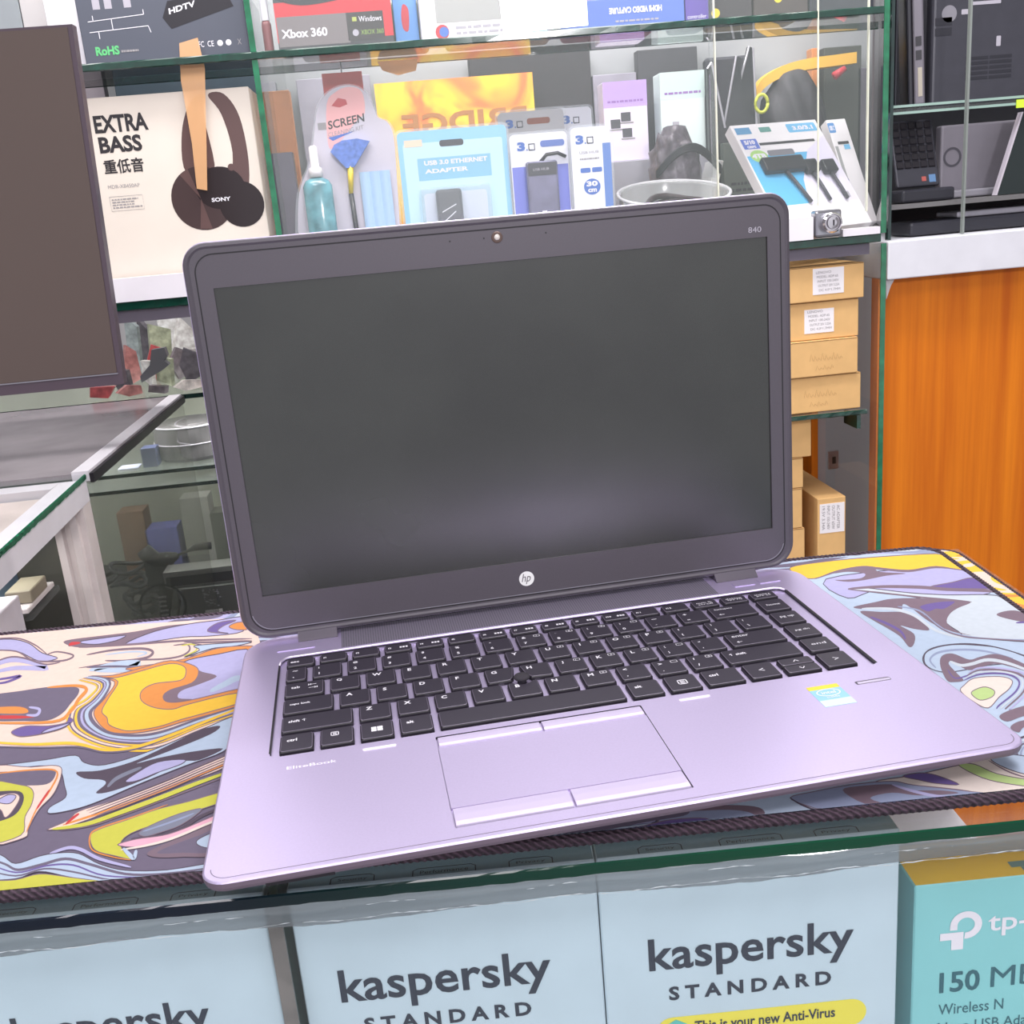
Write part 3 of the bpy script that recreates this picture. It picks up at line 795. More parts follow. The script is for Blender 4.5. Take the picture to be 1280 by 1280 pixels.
blob(B, 'taupe', [(620, 900), (700, 884), (800, 880), (860, 900), (980, 902), (1040, 912), (900, 920), (800, 910), (720, 930), (800, 960), (700, 950)])
stroke(B, 'lilac', 8, [(800, 880), (880, 905), (980, 925), (1120, 935)])
blob(B, 'taupe', [(60, 975), (180, 956), (300, 960), (338, 982), (322, 1016), (296, 1024), (300, 992), (250, 972), (150, 974)])
blob(B, 'slate', [(-20, 990), (150, 972), (250, 974), (300, 990), (300, 1020), (100, 1050), (-60, 1060)])
blob(B, 'pur', [(-330, 1090), (-100, 1030), (0, 1008), (126, 1004), (140, 1040), (0, 1060), (-200, 1085)])
blob(B, 'dk', [(-600, 1110), (-400, 1060), (-200, 1020), (0, 985), (60, 975), (40, 995), (-120, 1022), (-330, 1070), (-500, 1110)])
obj('printed_pattern', bmp, mmats, top)
# ================================================================== laptop
LA = math.radians(3.5)
lap = thing('laptop', 'open lilac-silver laptop with black keyboard standing on the marbled mats', 'laptop', (0, 0, 0), LA)
DZ = 0.020                                    # deck height
U, PK = 0.01875, 0.0194
X0, X1, Y0, Y1 = -0.02375, 0.31515, -0.0918, 0.1470
# palm rest and base shell
RAD = [0.010, 0.020, 0.020, 0.010]


def ring(ins, z, dz_front=0):
    r = [max(0.002, q - ins) for q in RAD]
    return [(x, y, z) for x, y in rrect(X0 + ins, X1 - ins, Y0 + ins, Y1 - ins, r, 8)]


bm = bmesh.new()
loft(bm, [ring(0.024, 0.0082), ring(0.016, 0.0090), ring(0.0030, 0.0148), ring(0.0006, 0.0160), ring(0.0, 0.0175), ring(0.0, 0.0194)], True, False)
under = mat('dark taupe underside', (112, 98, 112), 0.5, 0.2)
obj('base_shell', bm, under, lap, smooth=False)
WX0, WX1, WY0, WY1 = -0.0028, 0.2948, -0.0006, 0.1130       # keyboard well
TX0, TX1, TY0, TY1 = 0.0732, 0.1716, -0.0815, -0.0052       # touchpad well
bm = bmesh.new()
out = ring(0.0, 0.0194); o2 = ring(0.0003, 0.0198); o3 = ring(0.0008, DZ)
vv = loft(bm, [out, o2, o3], False, False)
hole1 = [bm.verts.new((x, y, DZ)) for x, y in rrect(WX0, WX1, WY0, WY1, [0.002, 0.005, 0.005, 0.003], 5)]
hole2 = [bm.verts.new((x, y, DZ)) for x, y in rrect(TX0, TX1, TY0, TY1, 0.0006, 1)]
es = []
for lp in (vv[-1], hole1, hole2):
    for i in range(len(lp)):
        a, b2 = lp[i], lp[(i + 1) % len(lp)]
        e = bm.edges.get((a, b2)) or bm.edges.new((a, b2)); es.append(e)
r = bmesh.ops.triangle_fill(bm, edges=es, use_beauty=True)
for f in bm.faces:
    f.normal_update()
# drop faces inside the holes if the fill made any
for f in list(r['geom']):
    if isinstance(f, bmesh.types.BMFace):
        c = f.calc_center_median()
        if (WX0 < c.x < WX1 and WY0 < c.y < WY1 and all(v in hole1 for v in f.verts)) or (TX0 < c.x < TX1 and TY0 < c.y < TY1 and all(v in hole2 for v in f.verts)):
            bm.faces.remove(f)
        elif f.normal.z < 0: f.normal_flip()
for lp, d, mi in ((hole1, 0.0013, 1), (hole2, 0.0012, 1)):
    low = [bm.verts.new(v.co - Vector((0, 0, d))) for v in lp]
    n = len(lp)
    for i in range(n):
        f = bm.faces.new((lp[i], low[i], low[(i + 1) % n], lp[(i + 1) % n])); f.material_index = mi
    f = bm.faces.new(low); f.normal_update(); f.material_index = 0
    if f.normal.z < 0: f.normal_flip()
obj('palm_rest', bm, [silver, black_plastic], lap)
# thin shadow gap where the top plate meets the shell
bm = bmesh.new()
gap = ring(0.0032, DZ + 0.00006)
fr = Face((0, 0, DZ), (1, 0, 0), (0, 1, 0), 0.00005)
pts = [(p[0], p[1]) for p in gap]
sel = [p for p in pts if p[1] < 0.12]
k = [i for i, p in enumerate(pts) if p[1] >= 0.12]
pts = pts[k[-1] + 1:] + pts[:k[0]]
ribbon(fr, pts, 0.0004, None, None, None, bm=bm)
obj('plate_seam', bm, mat('seam grey', (120, 108, 132), 0.6), lap)
# raised bright rim above the keyboard
bm = bmesh.new()
tube(bm, [(WX0, 0.104, DZ + .0001), (WX0 + 0.0006, 0.1088, DZ + .0001), (WX0 + 0.0028, 0.1122, DZ + .0002), (WX0 + 0.006, 0.1134, DZ + .0003), (WX1 - 0.006, 0.1134, DZ + .0003), (WX1 - 0.0024, 0.1120, DZ + .0002), (WX1 - 0.0004, 0.1088, DZ + .0001)], 0.0007, 6)
obj('keyboard_rim', bm, silver_bright, lap, smooth=True)
obj('keyboard_gap', box(WX0 - 0.0005, WX0 + 0.0004, WY0 + 0.004, WY1 - 0.008, DZ - 0.001, DZ + 0.00012), key_side, lap)
bm = bmesh.new(); bx(bm, WX1 - 0.0008, WX1 + 0.0006, WY0 + 0.001, WY1 - 0.005, DZ - 0.001, DZ + 0.00012)
obj('keyboard_gap', bm, key_side, lap)
# speaker grille strip behind the keyboard
grille = bpy.data.materials.new('perforated speaker grille'); grille.use_nodes = True
nt = grille.node_tree; b = nt.nodes['Principled BSDF']; b.inputs['Roughness'].default_value = 0.4; b.inputs['Metallic'].default_value = 0.5
tc = nt.nodes.new('ShaderNodeTexCoord'); vo = nt.nodes.new('ShaderNodeTexVoronoi'); vo.inputs['Scale'].default_value = 700; vo.inputs['Randomness'].default_value = 0
nt.links.new(tc.outputs['Object'], vo.inputs['Vector']); r = nt.nodes.new('ShaderNodeValToRGB'); r.color_ramp.elements[0].position = 0.25; r.color_ramp.elements[1].position = 0.4
r.color_ramp.elements[0].color = (*lin((80, 76, 88)), 1); r.color_ramp.elements[1].color = (*lin((148, 142, 158)), 1)
nt.links.new(vo.outputs[0], r.inputs[0]); nt.links.new(r.outputs[0], b.inputs['Base Color'])
obj('speaker_grille', box(0.0315, 0.2560, 0.1165, 0.1455, DZ - 0.001, DZ + 0.0003), grille, lap)
for (a, b2, y) in ((-0.0052, 0.0165, 0.1235), (0.2690, 0.2822, 0.1235), (0.2852, 0.2985, 0.1235)):
    bm = bmesh.new(); prism(bm, rrect(a, b2, y, y + 0.0068, 0.0006, 2), DZ - 0.0005, DZ + 0.0004)
    obj('function_button', bm, silver, lap)

# ---- keys
rows = []
rows.append([(0, 1, 'ctrl'), (1, 2, 'fn'), (2, 3, 'win'), (3, 4, 'alt'), (4, 9, ''), (9, 10.02, 'alt'), (10.02, 11.04, 'menu'), (11.04, 12.22, 'ctrl'), (12.22, 13.22, '<'), (13.22, 14.33, 'ud'), (14.33, 15.33, '>')])
z = ['Z', 'X', 'C', 'V', 'B', 'N', 'M', ['<', ','], ['>', '.'], ['?', '/']]
rows.append([(0, 2, 'shift \u2191')] + [(2 + i, 3 + i, c) for i, c in enumerate(z)] + [(12, 14.28, '\u2191 shift'), (14.33, 15.33, 'end')])
z = ['A', 'S', 'D', 'F', 'G', 'H', 'J', 'K', 'L', [':', ';'], ['"', "'"]]
rows.append([(0, 1.5, 'caps lock')] + [(1.5 + i, 2.5 + i, c) for i, c in enumerate(z)] + [(12.5, 14.28, 'enter'), (14.33, 15.33, 'pg dn')])
z = ['Q', 'W', 'E', 'R', 'T', 'Y', 'U', 'I', 'O', 'P', ['{', '['], ['}', ']']]
rows.append([(0, 1.25, 'tab')] + [(1.25 + i, 2.25 + i, c) for i, c in enumerate(z)] + [(13.25, 14.28, ['|', '\\']), (14.33, 15.33, 'pg up')])
z = ['!1', '@2', '#3', '$4', '%5', '^6', '&7', '*8', '(9', ')0', '_-', '+=']
rows.append([(0, .75, ['~', '`'])] + [(.75 + i, 1.75 + i, [c[0], c[1]]) for i, c in enumerate(z)] + [(12.75, 14.28, 'backspace'), (14.33, 15.33, 'home')])
fk = ['esc'] + ['f%d' % i for i in range(1, 13)] + ['num', 'delete', 'insert']
rows.append([(i * 15.33 / 16, (i + 1) * 15.33 / 16, c) for i, c in enumerate(fk)])
NUMPAD = {'&7': '7', '*8': '8', '(9': '9', ')0': '/', 'U': '4', 'I': '5', 'O': '6', 'P': '*', 'J': '1', 'K': '2', 'L': '3', ':;': '-', 'M': '0', '>.': '.', '?/': '+'}
G = 0.0014
KT_ = DZ + 0.0010


def key_bm(x0, x1, y0, y1, cut=None):
    bm = bmesh.new()
    def lp(ins, z):
        p = rrect(x0 + ins, x1 - ins, y0 + ins * .8, y1 - ins * .8, 0.0013, 3)
        if cut:                                # scallop round the pointing stick
            cx, cy, cr = cut; q = []
            for (x, y) in p:
                d = math.hypot(x - cx, y - cy)
                q.append((x, y))
            # insert arc where the outline corner is inside the circle
            res = []; ins_done = False
            for (x, y) in q:
                if math.hypot(x - cx, y - cy) < cr + ins:
                    ux, uy = (x - cx), (y - cy); l = math.hypot(ux, uy) or 1e-6
                    res.append((cx + ux / l * (cr + ins), cy + uy / l * (cr + ins)))
                else: res.append((x, y))
            p = res
        return [(x, y, z) for x, y in p]
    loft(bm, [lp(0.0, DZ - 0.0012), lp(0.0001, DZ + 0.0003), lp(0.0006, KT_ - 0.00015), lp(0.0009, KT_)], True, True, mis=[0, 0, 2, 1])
    bm.faces.ensure_lookup_table()
    return bm


SX, SY = 0.1222, 0.0398
kf = Face((0, 0, KT_), (1, 0, 0), (0, 1, 0), 0.00008)


def sub_ink(bm, name, parent): return obj(name, bm, white_ink, parent)


for ri, row in enumerate(rows):
    for (a, b2, leg) in row:
        ys = ri * PK; ye = ys + PK
        if ri == 5: ys += .0002; ye = ys + 0.0118
        kx0, kx1, ky0, ky1 = a * U + G, b2 * U - G, ys + G, ye - (G if ri < 5 else 0.0006)
        if ri == 5: kx0 -= 0.0002; kx1 += 0.0002; ky0 -= 0.0002
        specs = [(kx0, kx1, ky0, ky1, leg)]
        if leg == 'ud': ym = (ky0 + ky1) / 2; specs = [(kx0, kx1, ky0, ym - 0.0001, 'v'), (kx0, kx1, ym + 0.0001, ky1, '^')]
        for (p0, p1, q0, q1, lg) in specs:
            cut = None
            if ri in (1, 2) and lg in ('G', 'H', 'B'): cut = (SX, SY, 0.0052)
            if cut and lg == 'B':
                # notch the middle of the back edge
                bm = bmesh.new()
                def lpB(ins, z):
                    x_0, x_1, y_0, y_1 = p0 + ins, p1 - ins, q0 + ins * .8, q1 - ins * .8
                    base = rrect(x_0, x_1, y_0, y_1, 0.0013, 3)
                    res = base[:8]; cr = 0.0052 + ins
                    dx = math.sqrt(max(0, cr * cr - (y_1 - SY) ** 2)); a0 = math.atan2(y_1 - SY, dx); a1 = math.atan2(y_1 - SY, -dx)
                    if a1 > a0: a1 -= 0
                    a0n = a0; a1n = a1 if a1 < 0 else a1 - 2 * PI
                    for k in range(9):
                        t = a0n + (a1n - a0n) * k / 8; res.append((SX + cr * math.cos(t), SY + cr * math.sin(t)))
                    res += base[8:]
                    return [(x, y, z) for x, y in res]
                loft(bm, [lpB(0.0, DZ - 0.0012), lpB(0.0001, DZ + 0.0003), lpB(0.0006, KT_ - 0.00015), lpB(0.0009, KT_)], True, True, mis=[0, 0, 2, 1])
            else:
                bm = key_bm(p0, p1, q0, q1, cut)
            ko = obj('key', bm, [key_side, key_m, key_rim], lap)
            ib = bmesh.new(); h = 0.0032
            if lg == '': ib.free(); continue
            elif ri == 5:
                cx = p0 + 0.0022; cy = (q0 + q1) / 2 - 0.0008
                if len(lg) > 3 or lg == 'num':
                    write(kf, {'num': 'num lk', 'delete': 'delete', 'insert': 'insert'}[lg], p0 + .0030, cy + .0010, p1 - p0 - .0060, .0018, None, None, bm=ib)
                    write(kf, {'num': 'scroll', 'delete': 'sys rq', 'insert': 'prt sc'}[lg], p0 + .0034, cy - .0014, p1 - p0 - .0068, .0018, None, None, bm=ib)
                else:
                    write(kf, lg, cx, cy, None, 0.0019, None, None, bm=ib, bold=.025)
                    if lg in ('f3', 'f4', 'f6', 'f7', 'f8', 'f9', 'f10'):
                        for dx in (0, .0016, .0032): rpatch(kf, p1 - .0068 + dx, p1 - .0056 + dx, cy - .0002, cy + .0018, None, None, bm=ib, layer=1)
            elif lg == 'win':
                cx = (p0 + p1) / 2; cy = (q0 + q1) / 2
                for i in (0, 1):
                    for j in (0, 1): rpatch(kf, cx - .0026 + i * .0028, cx - .0002 + i * .0030, cy - .0018 + j * .0022, cy + .0002 + j * .0024, None, None, bm=ib, layer=1)
            elif lg in ('menu', 'fn'):
                cx = (p0 + p1) / 2 - (0.001 if lg == 'fn' else 0); cy = (q0 + q1) / 2 + (.002 if lg == 'fn' else 0)
                s = .0024 if lg == 'menu' else .0019
                for (u0, u1, v0, v1) in ((-1, -.8, -1, 1), (.8, 1, -1, 1), (-1, 1, .75, 1), (-1, 1, -1, -.75), (-.5, .5, .3, .5), (-.5, .5, -.1, .1), (-.5, .5, -.5, -.3)):
                    rpatch(kf, cx + u0 * s, cx + u1 * s, cy + v0 * s, cy + v1 * s, None, None, bm=ib, layer=1)
            elif lg in ('<', '>', 'v', '^'):
                cx = (p0 + p1) / 2; cy = (q0 + q1) / 2; s = .0013
                V = {'<': [(1, 1), (-1, 0), (1, -1)], '>': [(-1, 1), (1, 0), (-1, -1)], 'v': [(-1, .7), (0, -.7), (1, .7)], '^': [(-1, -.7), (0, .7), (1, -.7)]}[lg]
                ribbon(kf, [(cx + x * s, cy + y * s) for x, y in V], .0005, None, None, None, bm=ib)
            elif isinstance(lg, list):
                hh = 0.0026 if lg[0] in '@#$%&' else 0.0022
                if lg[0] in '~`"^*_':
                    write(kf, lg[0], p0 + .0035, q1 - .0050, None, .0011 if lg[0] != '_' else .0005, None, None, bm=ib, bold=.025)
                else: write(kf, lg[0], p0 + .0033, q1 - .0056, None, hh, None, None, bm=ib, bold=.025)
                lowh = {',': .0011, '.': .0006, '`': .0009, "'": .0010, '-': .0004, '=': .0011}.get(lg[1], .0026)
                write(kf, lg[1], p0 + .0035, q0 + .0036, None, lowh, None, None, bm=ib, bold=.025)
            elif len(lg) == 1:
                write(kf, lg, p0 + .0036, q1 - .0062, None, h, None, None, bm=ib, bold=.03)
            elif lg == 'tab':
                write(kf, 'tab', p0 + .0034, q1 - .0075, None, .0026, None, None, bm=ib, bold=.02)
                for yy, sg in ((q1 - .0050, 1), (q1 - .0088, -1)):
                    rpatch(kf, p0 + .0125, p0 + .0165, yy - .0002, yy + .0002, None, None, bm=ib, layer=1)
                    rpatch(kf, p0 + (.0122 if sg > 0 else .0167), p0 + (.0126 if sg > 0 else .0171), yy - .0010, yy + .0010, None, None, bm=ib, layer=1)
                    e = p0 + (.0126 if sg > 0 else .0166)
                    ribbon(kf, [(e + .0012 * sg, yy + .0008), (e, yy), (e + .0012 * sg, yy - .0008)], .0004, None, None, None, bm=ib)
            elif lg in ('enter', 'backspace'):
                write(kf, lg, p0 + .0036, q1 - .0056, None, .0024, None, None, bm=ib)
                yy = q0 + .0048
                rpatch(kf, p0 + .0040, p0 + .0068, yy - .0002, yy + .0002, None, None, bm=ib, layer=1)
                ribbon(kf, [(p0 + .0050, yy + .0009), (p0 + .0038, yy), (p0 + .0050, yy - .0009)], .0004, None, None, None, bm=ib)
            elif lg in ('home', 'pg up', 'pg dn', 'end'):
                write(kf, lg, (p0 + p1) / 2 - .0040, (q0 + q1) / 2 - .0008, .0080, .0025, None, None, bm=ib)
            elif lg.startswith('caps'):
                write(kf, lg, p0 + .0034, q1 - .0082, None, .0026, None, None, bm=ib, bold=.02)
            else:
                write(kf, lg, p0 + .0034, q1 - .0075, None, .0026, None, None, bm=ib, bold=.02)
            nk = lg if isinstance(lg, str) else ''.join(lg)
            if ri in (1, 2, 3, 4) and nk in NUMPAD:
                cx = p1 - .0040; cy = q1 - .0036
                for (u0, u1, v0, v1) in ((-1, -.84, -1, 1), (.84, 1, -1, 1), (-1, 1, .78, 1), (-1, 1, -1, -.78)):
                    rpatch(kf, cx + u0 * .0018, cx + u1 * .0018, cy + v0 * .0013, cy + v1 * .0013, None, None, bm=ib, layer=1)
                if NUMPAD[nk] not in '.-': write(kf, NUMPAD[nk], cx - .0006, cy - .0008, None, .0016, None, None, bm=ib)
            obj('key_legend', ib, white_ink, ko)

bm = bmesh.new(); lathe(bm, [(0.0024, DZ - .001), (0.0024, DZ + .0008), (0.0040, DZ + .0016), (0.0043, DZ + .0024), (0.0036, DZ + .0032), (0.0015, DZ + .0035)], 20, Matrix.Translation((SX, SY, 0)))
obj('pointing_stick', bm, mat('rubber cap', (58, 54, 62), 0.8, 0, 0, 60, 0.8, 2500), lap, smooth=True)

# ---- touchpad and buttons
bm = bmesh.new(); bx(bm, TX0 + .0003, TX1 - .0003, -0.0668, -0.0152, DZ - .0012, DZ - 0.0002)
obj('touchpad', bm, silver, lap)
XS = 0.1224
btn_m = mat('click bar', (206, 194, 222), 0.42, 0.3)


def bar(x0, x1, y0, y1):
    bm = bmesh.new(); n = 8; lps = []
    prof = [(y0, DZ - .001), (y0 + .0003, DZ + .0003), (y0 + (y1 - y0) * .22, DZ + .0006), (y0 + (y1 - y0) * .6, DZ + .0005), (y1 - .0004, DZ + .0001), (y1, DZ - .001)]
    lps = [[(x, y, z) for y, z in prof] for x in (x0, x1)]
    a = [bm.verts.new(p) for p in lps[0]]; b2 = [bm.verts.new(p) for p in lps[1]]
    for i in range(len(a) - 1): bm.faces.new((a[i], b2[i], b2[i + 1], a[i + 1]))
    bm.faces.new(a); bm.faces.new(list(reversed(b2)))
    return bm


for (a, b2, c, d) in ((TX0 + .0009, XS - .0006, -0.0148, -0.0060), (XS + .0006, TX1 - .0009, -0.0148, -0.0060), (TX0 + .0009, XS - .0006, -0.0806, -0.0674), (XS + .0006, TX1 - .0009, -0.0806, -0.0674)):
    obj('touchpad_button', bar(a, b2, c, d), btn_m, lap)
for a, b2 in ((0.0396, 0.0550), (0.1902, 0.2056)):
    bm = bmesh.new(); prism(bm, rrect(a, b2, -0.0076, -0.0060, 0.0007, 3), DZ - .0002, DZ + .0003)
    obj('indicator_light', bm, mat('led window', (240, 236, 240), 0.3), lap)
bm = bmesh.new(); prism(bm, rrect(0.2748, 0.2925, -0.0188, -0.0156, 0.0008, 3), DZ - .0004, DZ + .00008)
fs = obj('fingerprint_reader', bm, mat('reader frame', (70, 60, 80), 0.4), lap)
bm = bmesh.new(); prism(bm, rrect(0.2756, 0.2922, -0.0185, -0.0166, 0.0006, 3), DZ, DZ + .0002)
obj('reader_strip', bm, silver_bright, fs)
df = Face((0, 0, DZ), (1, 0, 0), (0, 1, 0), 0.00012)
write(df, 'EliteBook', 0.0055, -0.0140, 0.0222, 0.0026, mat('pale deck print', (250, 246, 252), 0.5), lap, 'printed_text')
# sticker
st = obj('sticker', box(0.2508, 0.2664, -0.0350, -0.0143, DZ - .0001, DZ + .00012), mat('pale blue sticker', (140, 190, 222), 0.45), lap); st['label'] = 'pale blue and yellow processor sticker'
sf = Face((0.2508, -0.0350, DZ + .00012), (1, 0, 0), (0, 1, 0), 0.00006)
rpatch(sf, 0.0, 0.0156, 0.0170, 0.0207, mat('yellow sticker band', (236, 200, 60), 0.5), st, 'sticker_band')
rpatch(sf, 0.0, 0.0156, 0.0, 0.0062, mat('pale sticker band', (196, 216, 224), 0.5), st, 'sticker_band')
bm = bmesh.new(); el = [(0.0078 + .0056 * math.cos(2 * PI * k / 24), 0.0130 + .0034 * math.sin(2 * PI * k / 24)) for k in range(25)]
ribbon(sf, el, 0.0005, None, None, None, bm=bm, layer=2); obj('sticker_ring', bm, white_ink, st)
write(sf, 'intel', 0.0044, 0.0118, 0.0068, 0.0026, white_ink, st, 'printed_text', 0.01, layer=2)
write(sf, 'inside', 0.0050, 0.0076, 0.0062, 0.0018, white_ink, st, 'printed_text', layer=2)

# card slot in the front edge, left
obj('card_slot', box(0.0, 0.026, Y0 + 0.0004, Y0 + 0.004, 0.0152, 0.0166), key_side, lap)
for (x, y) in ((0.015, -0.062), (0.275, -0.062), (0.015, 0.12), (0.275, 0.12)):
    bm = bmesh.new(); lathe(bm, [(0.009, 0.0068), (0.0088, 0.0095)], 20, Matrix.Translation((x, y, 0))); obj('rubber_foot', bm, rubber, lap)

# ---- lid
TH = 1.5583
YS, ZS = 0.14016, 0.02865 + DZ
LU = Vector((1, 0, 0)); LV = Vector((0, math.cos(TH), math.sin(TH))); LN = LU.cross(LV)      # LN looks at the viewer
LO = Vector((0, YS, ZS))


def lp3(x, b_, d): return LO + LU * x + LV * b_ + LN * d


LX0, LX1, LB0, LB1 = -0.0243, 0.3145, -0.0262, 0.1990


def lring(ins, d, r=0.013):
    rr = [max(.002, q - ins) for q in (0.016, 0.013, 0.013, 0.016)]
    return [lp3(x, y, d) for x, y in rrect(LX0 + ins, LX1 - ins, LB0 + ins, LB1 - ins, rr, 8)]


bm = bmesh.new()
loft(bm, [lring(.006, -0.0080), lring(.001, -0.0066), lring(0, -0.0050), lring(0, -0.0014), lring(.0004, -0.0010)], True, False)
for f in bm.faces: f.normal_update()
lidc = obj('lid_cover', bm, silver, lap)
bm = bmesh.new()
lp_out = [lring(.0003, -0.0012), lring(.0008, 0.0004), lring(.0024, 0.0009), lring(.0036, 0.0003)]
vv = loft(bm, lp_out, False, False)
# bezel face with the screen opening
SW, SH = 0.3104, 0.1749; SX0 = -0.0100
hole = [bm.verts.new(lp3(x, y, 0.0003)) for x, y in ((SX0, 0), (SX0 + SW, 0), (SX0 + SW, SH), (SX0, SH))]
es = []
for lp in (vv[-1], hole):
    for i in range(len(lp)):
        a, b2 = lp[i], lp[(i + 1) % len(lp)]
        es.append(bm.edges.get((a, b2)) or bm.edges.new((a, b2)))
r = bmesh.ops.triangle_fill(bm, edges=es, use_beauty=True)
for f in r['geom']:
    if isinstance(f, bmesh.types.BMFace):
        f.normal_update()
        if f.normal.dot(LN) < 0: f.normal_flip()
inner = [bm.verts.new(v.co - LN * 0.0014) for v in hole]
for i in range(4):
    f = bm.faces.new((hole[i], inner[i], inner[(i + 1) % 4], hole[(i + 1) % 4])); f.material_index = 0
obj('bezel', bm, bezel_m, lap)
bm = bmesh.new(); q = [bm.verts.new(lp3(x, y, -0.0008)) for x, y in ((SX0 - .001, -.001), (SX0 + SW + .001, -.001), (SX0 + SW + .001, SH + .001), (SX0 - .001, SH + .001))]
q2 = [bm.verts.new(v.co - LN * .0008) for v in q]
bm.faces.new(q); bm.faces.new(list(reversed(q2)))
for i in range(4): bm.faces.new((q[i], q2[i], q2[(i + 1) % 4], q[(i + 1) % 4]))
obj('screen', bm, screen_m, lap)
# groove inside the rubber rim
bm = bmesh.new(); lf = Face(LO + LN * 0.0003, LU, LV, 0.0001)
gr = rrect(LX0 + .0062, LX1 - .0062, LB0 + .0050, LB1 - .0065, [0.012, 0.010, 0.010, 0.012], 8); gr.append(gr[0])
ribbon(lf, gr, 0.0007, None, None, None, bm=bm); obj('bezel_groove', bm, rubber, lap)
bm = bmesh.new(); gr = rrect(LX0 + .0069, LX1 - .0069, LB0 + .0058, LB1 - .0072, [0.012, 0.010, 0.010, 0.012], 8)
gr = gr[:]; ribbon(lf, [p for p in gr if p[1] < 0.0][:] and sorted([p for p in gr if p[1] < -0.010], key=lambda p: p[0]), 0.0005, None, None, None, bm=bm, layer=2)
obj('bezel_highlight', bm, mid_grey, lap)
# camera, microphones, marks
bm = bmesh.new(); MB_ = Matrix.Translation(lp3(0.1443, 0.1880, 0.0003)) @ Matrix(((LU.x, LV.x, LN.x), (LU.y, LV.y, LN.y), (LU.z, LV.z, LN.z))).to_4x4()
lathe(bm, [(0.0031, 0), (0.0031, 0.0003), (0.0026, 0.0004)], 24, MB_)
wc_ = obj('webcam', bm, mat('webcam ring', (88, 70, 64), 0.3, 0.4), lap)
bm = bmesh.new(); lathe(bm, [(0.0017, 0.0003), (0.0015, 0.0008), (0.0006, 0.0011)], 20, MB_); obj('webcam_lens', bm, mat('pale lens', (215, 208, 200), 0.1), wc_, smooth=True)
for x in (0.1182, 0.1370, 0.1717):
    bm = bmesh.new(); patch(lf, disc(lf, x, 0.1880, 0.0005, 10), None, None, bm=bm); obj('microphone_hole', bm, key_side, lap)
write(lf, '840', 0.2890, 0.1778, 0.0078, 0.0031, dim_ink, lap, 'printed_text', layer=2)
bm = bmesh.new(); patch(lf, disc(lf, 0.1445, -0.0108, 0.0046, 32), None, None, bm=bm, layer=1.5); lg = obj('badge', bm, mat('badge white', (238, 238, 236), 0.3), lap)
bm = bmesh.new()
write(lf, 'hp', 0.1418, -0.0142, 0.0052, 0.0066, None, None, bold=0.0, layer=3, bm=bm)
for v in bm.verts:
    d = v.co - LO; v.co += LU * (d.dot(LV) + 0.0108) * 0.25
obj('badge_letters', bm, mat('badge grey', (92, 86, 92), 0.4), lg)
# hinges
for a, b2 in ((0.0068, 0.0294), (0.2615, 0.2880)):
    bm = bmesh.new()
    prof = [(0.1340, DZ + .0004), (0.1352, DZ + .0014), (0.1385, DZ + .0040), (0.1412, DZ + .0062), (0.1460, DZ + .0062), (0.1470, DZ - .002), (0.1340, DZ - .002)]
    loft(bm, [[(a, y, z) for y, z in prof], [(b2, y, z) for y, z in prof]])
    bmesh.ops.recalc_face_normals(bm, faces=bm.faces)
    obj('hinge', bm, mat('hinge grey', (84, 78, 88), 0.4, 0.3), lap)
# base of the lid: dark spine behind the grille
bm = bmesh.new(); bx(bm, 0.0294, 0.2615, 0.1466, 0.1500, DZ - .006, DZ + .0030); obj('hinge_spine', bm, rubber, lap)
# ================================================================== back showcase
YF = 0.85; S2 = 0.182; S1 = 0.442
steel = mat('brushed steel', (170, 170, 176), 0.25, 0.9)
mirror_back = mat('pale glossy back board', (158, 160, 162), 0.35, 0.0, 0.25, 5)
sh = thing('display_showcase', 'tall green-edged glass showcase with shelves of accessories behind the laptop', 'showcase', (0, YF, 0))


def L(x0, x1, y0, y1, z0, z1, bev=0): return box(x0, x1, y0 - YF, y1 - YF, z0, z1, bev)


SL = 0.42                                    # the right side of the upper bay opens outwards


def glass_shelf(x0, x1, y0, y1, z0, z1, nm='shelf', slant=0.0):
    bm = bmesh.new(); prism(bm, [(x0, y0 + .001 - YF), (x1, y0 + .001 - YF), (x1 + slant * (y1 - y0), y1 - YF), (x0, y1 - YF)], z0, z1)
    s = obj(nm, bm, pane, sh)
    bm = bmesh.new(); n = 60; rows = []
    for i in range(n + 1):
        x = x0 + (x1 - x0) * i / n; j = random.uniform(-1, 1) * .0003
        rows.append([bm.verts.new((x, y0 - YF + .001, z1 + .0002)), bm.verts.new((x, y0 - YF - .0002 + j * .5, z1 - .001)), bm.verts.new((x, y0 - YF - .0002, z0 + .001)), bm.verts.new((x, y0 - YF + .001, z0 + j))])
    for i in range(n):
        for k in range(3): bm.faces.new((rows[i][k + 1], rows[i + 1][k + 1], rows[i + 1][k], rows[i][k]))
    obj('shelf_edge', bm, green_edge, s)
    return s


glass_shelf(-0.300, 0.680, YF, 0.975, S1 - 0.008, S1, slant=SL)
glass_shelf(-0.62, 0.680, YF, 1.22, S2 - 0.010, S2, slant=SL)
obj('shelf_rear_edge', L(-0.300, 0.7300, 0.9752, 0.9768, S1 - 0.0085, S1 + .0005), green_edge, sh)
obj('shelf_tray', L(-0.62, 0.667, YF + 0.004, YF + 0.035, S2 - 0.024, S2 - 0.0102), mat('plum grey rail', (92, 86, 98), 0.5), sh)
glass_shelf(0.30, 0.668, YF + 0.006, 1.22, -0.047, -0.041)
obj('shelf_bracket', L(0.655, 0.660, YF + 0.008, YF + 0.05, -0.066, -0.048), green_edge, sh)
